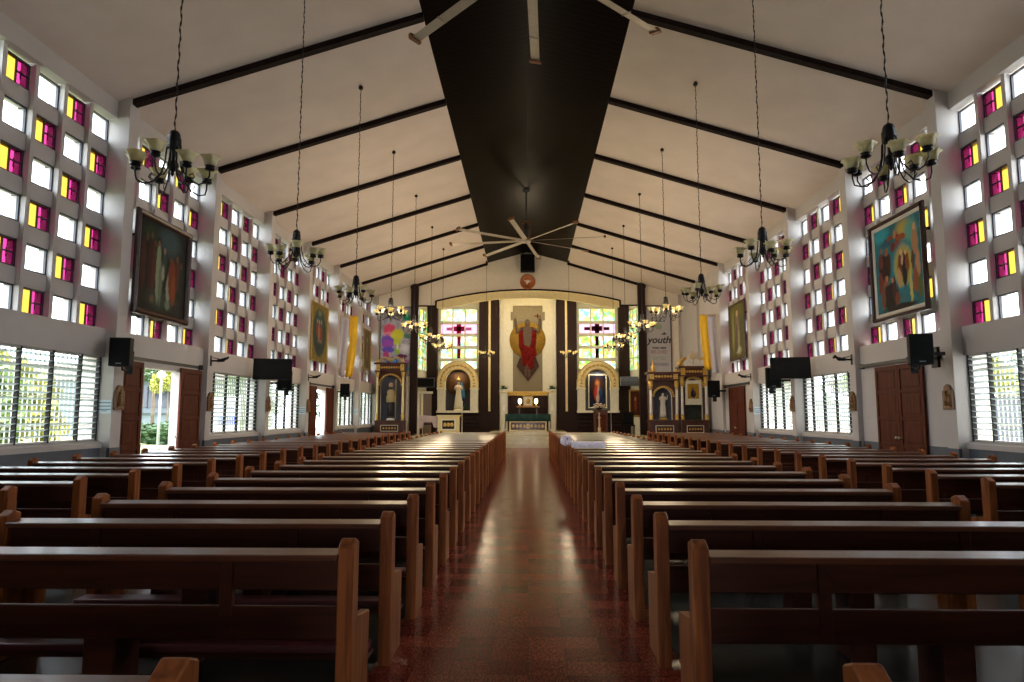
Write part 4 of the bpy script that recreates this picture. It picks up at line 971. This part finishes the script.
# ------------------------------------------------------------------ niches left and right of the centre
def niche(s, label):
    cx = s * 3.87 if s < 0 else s * 3.84
    r = empty('arched_niche', (cx, 37.6, 0), category='niche', label=label, group='arched niches')
    ro, ri, zs = 1.13, .70, 3.32
    mb = MB(); n = 24
    for i in range(n):
        t0, t1 = pi * i / n, pi * (i + 1) / n
        mb.prism([(ri * cos(t0), zs + ri * sin(t0)), (ro * cos(t0), zs + ro * sin(t0)), (ro * cos(t1), zs + ro * sin(t1)), (ri * cos(t1), zs + ri * sin(t1))], 0, .55, 'y')
    for q in (-1, 1): mb.box(q * ri, 0, 2.95, q * ro, .55, zs + .001)
    mb.build('arch_ring', M_cream, r)
    for q in (-1, 1): MB().box(q * ri, .02, 1.62, q * (ro - .02), .55, 2.90).box(q * (ri - .03), -.03, 2.90, q * (ro + .03), .55, 2.97).build('pilaster', M_creamw, r, bevel=.006)
    g = MB()
    for i in range(13):
        t = pi * (i + .5) / 13; m_ = (ro + ri) / 2; g.ball((m_ * cos(t), -.01, zs + m_ * sin(t)), .075, n=8, sz=(1, .4, 1)); g.ball(((m_ + .0) * cos(t + pi / 26), -.01, zs + m_ * sin(t + pi / 26)), .04, n=8, sz=(1, .5, 1))
    for q in (-1, 1):
        for z in (3.08, 3.24): g.ball((q * (ro + ri) / 2, -.01, z), .06, n=8, sz=(1.4, .4, .8))
    g.tube([(ro * cos(pi * i / 24), 0, zs + ro * sin(pi * i / 24)) for i in range(25)], .025, 6); g.tube([(ri * cos(pi * i / 24), 0, zs + ri * sin(pi * i / 24)) for i in range(25)], .02, 6)
    g.build('gilt_ornament', M_brass, r)
    MB().prism(arch_poly(ri + .02, 1.70, zs, 20), .5, .54, 'y').build('niche_back', mat('dark_niche_paint', (.022, .018, .028), .7) if s < 0 else M_navy, r)
    MB().box(-ro - .02, -.12, 1.62, ro + .02, .55, 1.74).build('shelf', M_creamw, r, bevel=.01)
    return r
niche(-1, 'cream and gold arched niche left of the mural, with a statue')
niche(1, 'cream and gold arched niche right of the mural, with a picture')
MB().lathe([(.66, 0), (.66, .02), (.001, .025)], 36, M=Matrix.Translation((-3.87, 38.08, 3.22)) @ Matrix.Rotation(radians(90), 4, 'X')).build('aureole_disc', mat('bronze_aureole', (.08, .040, .020), .7, spec=.15, noise=.3, nscale=5), category='aureole', label='large bronze disc behind the white robed statue')
st = empty('robed_statue', (-3.84, 37.85, 1.74), category='statue', label='white robed statue with a blue mantle in the left niche')
MB().lathe([(.26, 0), (.26, .05), (.2, .1)], 16).build('plinth', M_cream, st)
J, E_ = person_joints(1.55, [((-.22, -.08, 1.14), (-.12, -.22, 1.26), (-.02, -.24, 1.34)), ((.22, -.08, 1.14), (.14, -.22, 1.26), (.03, -.24, 1.34))])
skin('figure', J, E_, M_skin, st, loc=(0, 0, .10))
o = robe(1.55, [(.28, .02), (.24, .3), (.20, .7), (.155, .98), (.18, 1.2), (.165, 1.36), (.07, 1.47)], mat('cream_robe', (.66, .62, .46), .7), 'robe', st); o.location = (0, 0, .10)
mb = MB().lathe([(.27, .75), (.25, .95), (.235, 1.2), (.20, 1.36), (.13, 1.50), (.115, 1.6), (.08, 1.68), (.01, 1.71)], 24, sy=.8); 
o = mb.build('blue_mantle', mat('blue_mantle_cloth', (.03, .16, .30), .7, noise=.2), st, (.13, .10, .0)); o.scale = (.85, .6, .92)
MB().tube([(0, 0, 1.68), (0, 0, 1.85)], .012, 6).lathe([(.10, 1.66), (.11, 1.70), (.09, 1.76)], 12).build('crown', M_brass, st)
pc = paint('niche_picture_paint', '151a2c', [(.5, .66, .36, .30, '5a3418', .8), (.5, .78, .14, .12, 'c87a3a', .8), (.48, .5, .17, .26, 'a8402c', .5), (.40, .42, .14, .22, 'b5382a', .5), (.56, .46, .09, .26, 'c9a89a', .5), (.66, .44, .12, .22, '2a4a80', .5), (.5, .78, .07, .07, 'b98258', .2), (.5, .24, .10, .16, 'c9b2a0', .5), (.75, .2, .2, .16, '1c2a55', .7)], .95, 1.6, '1d2238', warp=.02, grain=5)
picture('niche_picture', (3.84, 37.95, 2.80), 0, 1.02, 1.86, pc, M_creamw, .06, .05, category='painting', label='tall framed painting of a red and white figure in the right niche')

# ------------------------------------------------------------------ altar, retable, tabernacle and furniture (built where they stand)
ZS = .51; ZP = .68
al = empty('altar_table', (0, 34.7, ZP), category='altar', label='altar with dark green cloth and carved cream front panel')
MB().box(-.94, 0, 0, .94, .8, .52).box(-1.05, -.02, .52, 1.05, .9, .84).build('altar_body', M_cream, al, bevel=.01)
mb = MB(); frame_ring(mb, 1.88, .52, .07, 0, -.04); mb.build('front_panel_frame', M_cream, al, (0, -.0, .26))
MB().box(-.86, -.015, .07, .86, .0, .45).build('front_panel_ground', M_redwood, al)
mb = MB()
for i in range(9): mb.ball((-.74 + i * .185, -.015, .26), .07 if i != 4 else .11, n=10, sz=(1, .35, 1.3))
mb.build('front_ornament', mat('pale_carving', (.55, .42, .22), .5), al)
mb = MB(); nx = 44; prof = [(-.06, .50), (-.05, .70), (-.04, .86), (-.03, .875), (.92, .875)]
vs = []; fs = []
for i in range(nx + 1):
    x = -1.14 + 2.28 * i / nx
    for j, (y, z) in enumerate(prof): vs.append((x, y - (.018 * sin(i * 1.1) if j < 2 else 0), z))
for i in range(nx):
    for j in range(4): fs.append((i * 5 + j, i * 5 + j + 1, i * 5 + j + 6, i * 5 + j + 5))
mb.add(vs, fs, None, True)
for s in (-1, 1):
    mb.add([(s * 1.14, -.04, .86), (s * 1.14, .92, .86), (s * 1.15, .92, .15), (s * 1.15, .6, .12), (s * 1.16, .3, .15), (s * 1.15, -.04, .13)], [(0, 1, 2, 3, 4, 5)], None, False)
o = mb.build('altar_cloth', M_green, None, (0, 34.7, ZP), category='altar cloth', label='dark green cloth covering the top and sides of the altar'); md2 = o.modifiers.new('thick', 'SOLIDIFY'); md2.thickness = .01
# retable behind
rt = empty('retable', (0, 37.45, ZP), category='retable', label='low dark retable with a gilt top rail behind the altar')
mb = MB().box(-1.1, .2, 0, 1.1, .9, 1.98)
for x in (-1.08, -.62, .56, 1.02): mb.box(x, .14, 0, x + .06, .2, 1.98)
mb.build('panelling', M_dbrown, rt); MB().box(-1.16, .05, 1.98, 1.16, .95, 2.10).box(-1.1, .1, 1.88, 1.1, .2, 1.98).build('top_rail', M_brass, rt, bevel=.01)
ct = empty('console_shelf', (0, 37.05, ZP), category='console', label='small wooden console below the gilt tabernacle')
MB().box(-.62, 0, 1.22, .62, .38, 1.30).build('shelf_board', mat('golden_oak', (.30, .15, .05), .4, noise=.2), ct, bevel=.01)
for x in (-.5, .44): MB().box(x, .05, 0, x + .06, .11, 1.22).build('leg', M_redwood, ct)
tb = empty('tabernacle', (0, 37.10, ZP + 1.30), category='tabernacle', label='square ivory and gold tabernacle on the console between two lamps')
MB().box(-.27, 0, 0, .27, .3, .55).build('case', M_creamw, tb, bevel=.01)
mb = MB(); frame_ring(mb, .54, .55, .05, 0, -.03); mb.build('gilt_frame', M_brass, tb, (0, 0, .275)); MB().ball((0, -.015, .26), .12, n=14, sz=(1, .3, 1.2)).build('gilt_relief', M_brass, tb)
M_glow = mat('altar_lamp_glass', (.9, .85, .7), .4, emis=(1.0, .82, .5), es=2)
for s, w in ((-1, 'left'), (1, 'right')):
    r = empty('altar_lamp', (s * .44, 37.25, ZP + 1.30), category='lamp', group='lit altar lamps', label='small lit white lamp %s of the tabernacle' % w)
    MB().lathe([(.07, 0), (.07, .03), (.02, .06), (.02, .12)], 12).build('lamp_foot', M_brass, r); MB().lathe([(.04, .12), (.085, .18), (.095, .28), (.07, .38), (.02, .40)], 14).build('lamp_globe', M_glow, r)
for s, w in ((-1, 'left'), (1, 'right')):
    r = empty('flower_pedestal', (s * 1.30, 36.7, ZP), category='pedestal', group='white pedestals', label='tall white pedestal %s of the retable' % w)
    MB().box(-.17, -.17, 0, .17, .17, 2.0).build('shaft', M_creamw, r, bevel=.01); MB().box(-.22, -.22, 2.0, .22, .22, 2.07).build('cap', M_cream, r, bevel=.01)
    p = empty('potted_fern', (s * 1.30, 36.7, ZP + 2.07), category='plant', group='ferns on the pedestals', label='small spreading green fern on the %s white pedestal' % w)
    MB().lathe([(.07, 0), (.10, .12), (.085, .12), (.06, .04)], 14).build('pot', M_marble, p)
    mb = MB(); rnd = random.Random(3)
    for i in range(46):
        a = rnd.random() * 2 * pi; L_ = .22 + rnd.random() * .16; e = .25 + rnd.random() * 1.1; w_ = .022
        d = Vector((cos(a) * cos(e), sin(a) * cos(e), sin(e))); q = Vector((-sin(a), cos(a), 0)) * w_
        p0 = Vector((0, 0, .1)); p1 = p0 + d * L_ * .55; p2 = p0 + d * L_ + Vector((0, 0, -.05))
        mb.add([p0, p1 + q, p2, p1 - q], [(0, 1, 2), (0, 2, 3)])
    mb.build('fronds', M_leaf, p)
for s, w in ((-1, 'left'), (1, 'right')):
    MB().lathe([(.10, 0), (.10, .03), (.02, .06), (.018, 1.0), (.05, 1.02), (.05, 1.06), (.028, 1.07), (.028, 1.35), (.005, 1.36)], 12).build('candle_stand', mat('white_lacquer', (.7, .68, .62), .4), None, (s * 1.22, 34.9, ZP), category='candlestick', group='slender white candle stands', label='slender white candle stand at the %s end of the altar' % w)
# side table below the left niche
sdt = empty('side_altar_table', (-4.05, 34.9, ZS), category='table', label='cream side table with a dark ornate panel below the left niche')
MB().box(-.54, 0, 0, .54, .5, .92).box(-.60, -.04, .92, .60, .55, .99).build('table_body', M_cream, sdt, bevel=.01)
mb = MB(); frame_ring(mb, .72, .55, .06, 0, -.03); mb.build('panel_frame', M_creamw, sdt, (0, 0, .50)); MB().box(-.31, -.012, .27, .31, 0, .73).build('panel_ground', M_dbrown, sdt)
mb = MB()
for i in range(3): mb.ball((-.18 + .18 * i, -.012, .5), .09, n=10, sz=(1, .3, 1.2))
mb.build('panel_ornament', M_brass, sdt)
MB().lathe([(.10, 0), (.10, .03), (.02, .06), (.018, 1.25), (.05, 1.27), (.028, 1.30), (.028, 1.7), (.005, 1.71)], 12).build('candle_stand', MATS['white_lacquer'], None, (-3.38, 35.2, ZS), category='candlestick', label='white candle stand right of the cream side table')
# pot plant on the shelf of the left niche
p = empty('niche_plant', (-3.46, 37.60, 1.74), category='plant', label='small green plant at the feet of the left statue')
MB().lathe([(.08, 0), (.11, .10), (.06, .1)], 12).build('pot', M_dbrown, p)
mb = MB(); rnd = random.Random(5)
for i in range(40):
    a = rnd.random() * 2 * pi; e = .3 + rnd.random() * 1.1; L_ = .15 + rnd.random() * .1; d = Vector((cos(a) * cos(e), sin(a) * cos(e), sin(e))); q = Vector((-sin(a), cos(a), 0)) * .03
    p0 = Vector((0, 0, .08)); mb.add([p0, p0 + d * L_ * .6 + q, p0 + d * L_, p0 + d * L_ * .6 - q], [(0, 1, 2), (0, 2, 3)])
mb.build('leaves', M_leaf, p)
# red pedestal with flowers, ornate candle holder, right side
pd = empty('flower_stand', (3.68, 35.0, ZS), category='pedestal', label='red brown pedestal below the picture in the right niche')
MB().box(-.34, -.2, 0, .34, .2, 1.18).box(-.38, -.24, 1.18, .38, .24, 1.24).build('pedestal_body', M_redwood, pd, bevel=.01); MB().box(-.24, -.212, .2, .24, -.2, 1.0).build('front_panel', W_door, pd)
fl = empty('flower_arrangement', (3.62, 35.0, ZS + 1.24), category='flowers', label='low arrangement of white and pink flowers on the red pedestal')
MB().lathe([(.10, 0), (.16, .10), (.13, .12)], 12).build('bowl', M_dbrown, fl)
rnd = random.Random(8); mb = MB(); mg = MB()
for i in range(34):
    x = rnd.uniform(-.30, .30); z = .14 + rnd.random() * .20 * (1 - abs(x)); mb.ball((x, rnd.uniform(-.15, .15), z), .03 + rnd.random() * .02, n=6)
    mg.tube([(0, 0, .1), (x, rnd.uniform(-.12, .12), z - .02)], .006, 4)
mb.build('blossoms', mat('blossom_mix', (.62, .45, .30), .7, col2=(.7, .6, .5), nscale=20), fl); mg.build('stems', M_leaf, fl)
MB().lathe([(.20, 0), (.22, .05), (.12, .1), (.06, .2), (.09, .32), (.04, .42), (.035, .8), (.08, .86), (.03, .92), (.03, 1.06), (.07, 1.08), (.03, 1.1)], 14).build('ornate_candlestick', mat('pale_gold_paint', (.55, .42, .25), .45), None, (3.55, 34.4, ZS), category='candlestick', label='ornate pale gold standing candlestick in front of the red pedestal')
MB().lathe([(.09, 0), (.09, .03), (.015, .06), (.014, 1.3), (.04, 1.31), (.02, 1.34)], 10).build('candle_stand', MATS['white_lacquer'], None, (4.22, 35.1, ZS), category='candlestick', label='thin white pole stand right of the red pedestal')
# left bay: dark loudspeaker shelf, doorway frame, covered keyboard table
bx = empty('stage_monitor', (-5.5, 36.9, 3.25), radians(10), category='speaker', label='wide black box speaker on the wall above the left sanctuary doorway')
MB().box(-.55, -.25, -.27, .45, .25, .25).build('cabinet', mat('navy_black_plastic', (.010, .013, .028), .4), bx, bevel=.02); MB().box(-.5, -.262, -.22, .40, -.248, .2).build('grille', M_grill, bx)
MB().tube([(.0, .2, 0), (.0, .75, 0)], .03, 8).build('mounting_arm', M_black, bx)
dr = empty('white_doorway_frame', (-5.62, 37.35, ZS), radians(10), category='door frame', label='white frame of the doorway at the left end of the sanctuary')
MB().box(-.34, -.1, 2.15, .42, .02, 2.27).box(-.22, -.1, 0, -.10, .02, 2.15).build('frame', M_creamw, dr); MB().box(-.1, .0, 0, .36, .03, 2.15).build('door_panel', mat('taupe_door', (.16, .12, .10), .6), dr)
ks = empty('covered_table', (-5.1, 35.2, ZS), category='table', label='small table under a pinkish cover at the left edge of the sanctuary')
MB().box(-.42, -.22, .0, -.36, .22, .55).box(.36, -.22, 0, .42, .22, .55).box(-.42, -.22, .5, .42, .22, .56).build('table_frame', M_dbrown, ks)
MB().prism([(-.46, .98), (.46, .92), (.47, .34), (.30, .36), (.22, .62), (-.20, .62), (-.26, .30), (-.47, .32)], -.26, .26, 'y').build('pink_cover', mat('pink_grey_cloth', (.46, .36, .34), .8, noise=.08), ks, bevel=.02)
# right bay: grey air conditioner, framed cabinet picture, dark chair
ac = empty('air_conditioner', (5.42, 36.85, 3.30), 0, category='air conditioner', label='blue grey wall air conditioner right of the right niche')
MB().box(-.46, -.22, -.24, .46, .18, .24).build('casing', mat('blue_grey_casing', (.13, .16, .20), .5), ac, bevel=.03, seg=2)
mb = MB()
for i in range(4): mb.box(-.48, -.235, -.2 + i * .05, .42, -.22, -.18 + i * .05)
mb.build('air_grille', M_frame, ac); MB().box(-.1, .18, -.1, .1, 1.1, .1).build('duct', MATS['blue_grey_casing'], ac)
pc2 = paint('sacristy_icon', '3a1a10', [(.5, .5, .25, .4, '5a2a1a', .4), (.5, .7, .1, .1, 'a87a50'), (.5, .4, .15, .25, '7a3526', .4)], .42, 1.15, '4a2414')
picture('sacristy_picture', (5.72, 36.7, 2.12), radians(-6), .66, 1.45, pc2, FG, .09, .05, category='painting', label='narrow framed picture under the blue grey air conditioner')
chx = empty('officiant_chair', (5.2, 35.6, ZS), category='chair', label='dark chair at the right edge of the sanctuary')
MB().box(-.28, -.25, .42, .28, .25, .50).build('seat', M_blackp, chx, bevel=.02); MB().box(-.28, .2, .5, .28, .27, 1.15).build('backrest', M_blackp, chx, bevel=.02)
for x in (-.26, .22):
    for y in (-.24, .2): MB().box(x, y, 0, x + .04, y + .04, .42).build('leg', M_dbrown, chx)

# sanctuary: added warm fill lights, hidden behind the cream fascia and in the niche heads
def alight(nm, loc, sx_, sy_, p, col, rot=(0, 0, 0)):
    d = bpy.data.lights.new(nm, 'AREA'); d.shape = 'RECTANGLE'; d.size = sx_; d.size_y = sy_; d.energy = p; d.color = col
    o = bpy.data.objects.new(nm, d); COL.objects.link(o); o.location = loc; o.rotation_euler = rot; return o
WARM = (1.0, .84, .58)
def glow(loc, p):
    d = bpy.data.lights.new('chandelier_bulbs', 'POINT'); d.energy = p; d.color = (1, .78, .5); d.shadow_soft_size = .4
    o = bpy.data.objects.new('chandelier_bulbs', d); COL.objects.link(o); o.location = loc
alight('sanctuary_fill', (0, 36.9, 8.2), 8.5, .25, 18, WARM, (radians(-12), 0, 0))  # added fill light, no visible fixture, warms the whole sanctuary
for s in (-1, 1): alight('niche_fill', (s * 3.86, 37.75, 3.9), .6, .15, 3, WARM)  # added fill lights brightening the inside of the niches
for i in (3, 4, 5, 6):
    for s in (-1, 1): glow((s * 3.88, cyy[i], cz[i] + .05), 48)
for s in (-1, 1): glow((s * 2.17, 35.6, 5.05), 32)
alight('retable_fill', (0, 36.85, 8.1), 1.5, .15, 12, WARM, (radians(-25), 0, 0))  # added unseen fill light aimed at the centre behind the altar

# ------------------------------------------------------------------ outdoors
M_grass = mat('lawn_grass', (.12, .13, .055), .9, noise=.4, nscale=1.2)
MB().box(-60, -20, -.25, -8.6, 90, -.12).build('lawn_ground', M_grass, kind='structure').name = 'floor_2'
MB().box(8.6, -20, -.25, 60, 90, -.12).build('yard_ground', mat('pale_concrete', (.42, .41, .38), .9, noise=.1, nscale=.8), kind='structure').name = 'floor_3'
MB().box(-10.2, -20, -.12, -8.6, 60, -.06).build('path', MATS['pale_concrete'], kind='structure').name = 'floor_4'
MB().box(-20, -30, -.11, 20, -6.45, -.05).build('forecourt', MATS['pale_concrete'], kind='structure').name = 'floor_5'
def leafm(n, c1_, c2_):
    m = mat(n, c1_, .6, col2=c2_, nscale=.9); return m
LM = [leafm('dark_foliage', (.008, .03, .006), (.025, .07, .012)), leafm('yellow_foliage', (.10, .13, .008), (.28, .27, .03)), leafm('mid_foliage', (.02, .065, .008), (.09, .15, .02))]
M_trunk = mat('tree_bark', (.10, .075, .05), .9, noise=.3)
def crown_mesh(seed, n, m, R=(1, 1, 1)):
    rnd = random.Random(seed); mb = MB()
    cl = [(rnd.uniform(-.6, .6) * R[0], rnd.uniform(-.6, .6) * R[1], rnd.uniform(-.55, .6) * R[2], rnd.uniform(.35, .6)) for _ in range(9)]
    for i in range(n):
        c = rnd.choice(cl); d = Vector((rnd.gauss(0, 1), rnd.gauss(0, 1), rnd.gauss(0, 1))).normalized() * c[3] * (.7 + .4 * rnd.random())
        p = Vector(c[:3]) + d; u = Vector((rnd.gauss(0, 1), rnd.gauss(0, 1), rnd.gauss(0, 1))).normalized(); v = u.cross(Vector((rnd.gauss(0, 1), rnd.gauss(0, 1), rnd.gauss(0, 1)))).normalized()
        s_ = .05 + .05 * rnd.random(); mb.add([p - u * s_, p + v * s_ * .6, p + u * s_, p - v * s_ * .6], [(0, 1, 2, 3)])
    return mb
TP = []
for i in range(3):
    r = empty('garden_tree', category='tree'); crown_mesh(11 + i, 2600, LM[i]).build('crown', LM[i], r); TP.append([r, []])
    MB().tube([(0, 0, -2.2), (.05, 0, -1.2), (0, .05, -.2)], [.09, .07, .04], 8).build('trunk', M_trunk, r)
KN = ['dark green', 'bright yellow green', 'mid green']
trees = [(-14.5, 17.0, 1.9, 1.9, 2, 'behind the nearest left jalousie'), (-16.5, 20.6, 2.0, 2.1, 1, 'behind the nearest left jalousie, second in line'), (-14.4, 12.6, 1.9, 1.8, 0, 'at the left edge behind the nearest jalousie'),
         (-21.1, 39.7, 3.6, .85, 1, 'seen through the open door beside the lamp post'), (-28.2, 46.6, 4.3, 1.7, 0, 'rising over the white house behind the doorway'), (-23.9, 43.2, 4.9, 1.4, 0, 'above the garden lamp in the doorway'),
         (-13.5, 33.0, 2.0, 1.7, 2, 'behind the second left jalousie'), (-15.8, 37.6, 2.0, 1.7, 0, 'behind the third left jalousie'), (-11.6, 41.5, 1.8, 1.7, 0, 'behind the farthest left jalousies'), (-11.8, 46.0, 1.9, 1.9, 0, 'at the far end behind the left jalousies'),
         (17.5, 22.6, 3.0, 1.5, 2, 'over the white wall behind the nearest right jalousie'), (17.8, 27.5, 2.9, 1.4, 1, 'over the white wall on the right, second in line'), (16.8, 35.0, 2.9, 1.6, 2, 'behind the middle right jalousies'), (17, 47, 2.9, 1.6, 0, 'behind the farthest right jalousies')]
for (x, y, z, s_, t_, w) in trees:
    pr, us = TP[t_]; place(pr, us, (x, y, z), random.random() * 6, (s_, s_, s_), label='%s leafy tree outdoors %s' % (KN[t_], w), group='trees outside')
for pr, us in TP:
    for t_ in us:
        for c in t_.children:
            if c.name.startswith('trunk'):
                sc = (t_.location.z + .12) / (2.2 * t_.scale.z); c.scale = (1, 1, max(sc, .3))
lp = empty('garden_lamp_post', (-17.35, 32.0, -.12), category='lamp post', label='white garden lamp post with a round globe seen through the open left door')
MB().tube([(0, 0, 0), (0, 0, 3.35)], [.07, .045], 12).build('post', mat('white_post_paint', (.30, .32, .34), .5), lp); MB().ball((0, 0, 3.5), .19, n=16).build('globe', mat('opal_globe', (.6, .62, .64), .3), lp)
MB().lathe([(.16, 0), (.16, .12), (.1, .2)], 12).build('foot', MATS['white_post_paint'], lp)
hd = crown_mesh(40, 5200, LM[0], (1, 1, 1)).build('clipped_hedge', LM[0], None, (-20.2, 37.6, .45), category='hedge', label='low green hedge in front of the white house outside the left door'); hd.scale = (2.9, .8, .7)
hs = empty('white_house', (-30, 50, -.12), category='house', label='pale house with a barred dark window beyond the garden')
MB().box(-8, 0, 0, 9, 6, 4.2).build('house_wall', mat('pale_blue_wall', (.13, .165, .18), .8), hs)
w_ = MB().box(.4, -.06, 2.15, 5.6, .0, 3.7).build('window', mat('dark_window_glass', (.03, .035, .05), .2), hs)
mb = MB()
for i in range(11): mb.box(.4 + i * .51, -.12, 2.15, .47 + i * .51, -.06, 3.7)
mb.build('window_bars', M_frame, w_); MB().box(.2, -.3, 1.75, 5.8, 0, 2.1).build('window_ledge', mat('grey_ledge', (.06, .08, .10), .7), hs)
MB().prism([(-8.5, 4.2), (9.5, 4.2), (9, 5.4), (-8, 5.4)], -.6, 6.4, 'y').build('roof', mat('grey_roof', (.12, .11, .10), .8), hs)
bw = empty('boundary_wall', (14.2, 10, -.12), category='wall', label='long white boundary wall outside the right hand windows')
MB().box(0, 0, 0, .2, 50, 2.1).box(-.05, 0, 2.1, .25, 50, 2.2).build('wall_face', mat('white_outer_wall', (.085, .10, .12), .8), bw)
mb = MB()
for i in range(13): mb.box(-.1, i * 4, 0, .3, i * 4 + .35, 2.4)
mb.build('wall_piers', MATS['white_outer_wall'], bw)
po = empty('outdoor_poster', (-9.3, 20.45, 1.55), radians(20), category='poster', label='white and blue poster hanging outside the second left jalousie')
MB().box(-.62, 0, -.52, .62, .015, .52).build('poster_sheet', mat('white_poster', (.75, .77, .82), .6), po)
mb = MB().box(.0, -.01, -.32, .5, -.0, -.08).box(.05, -.01, .12, .42, 0, .2).box(-.5, -.01, .1, -.15, 0, .16); mb.build('blue_print', mat('poster_blue', (.08, .12, .5), .6), po)
MB().tube([(-.6, .02, -1.6), (-.6, .02, .55)], .02, 6).tube([(.6, .02, -1.6), (.6, .02, .55)], .02, 6).build('poster_poles', M_creamw, po)
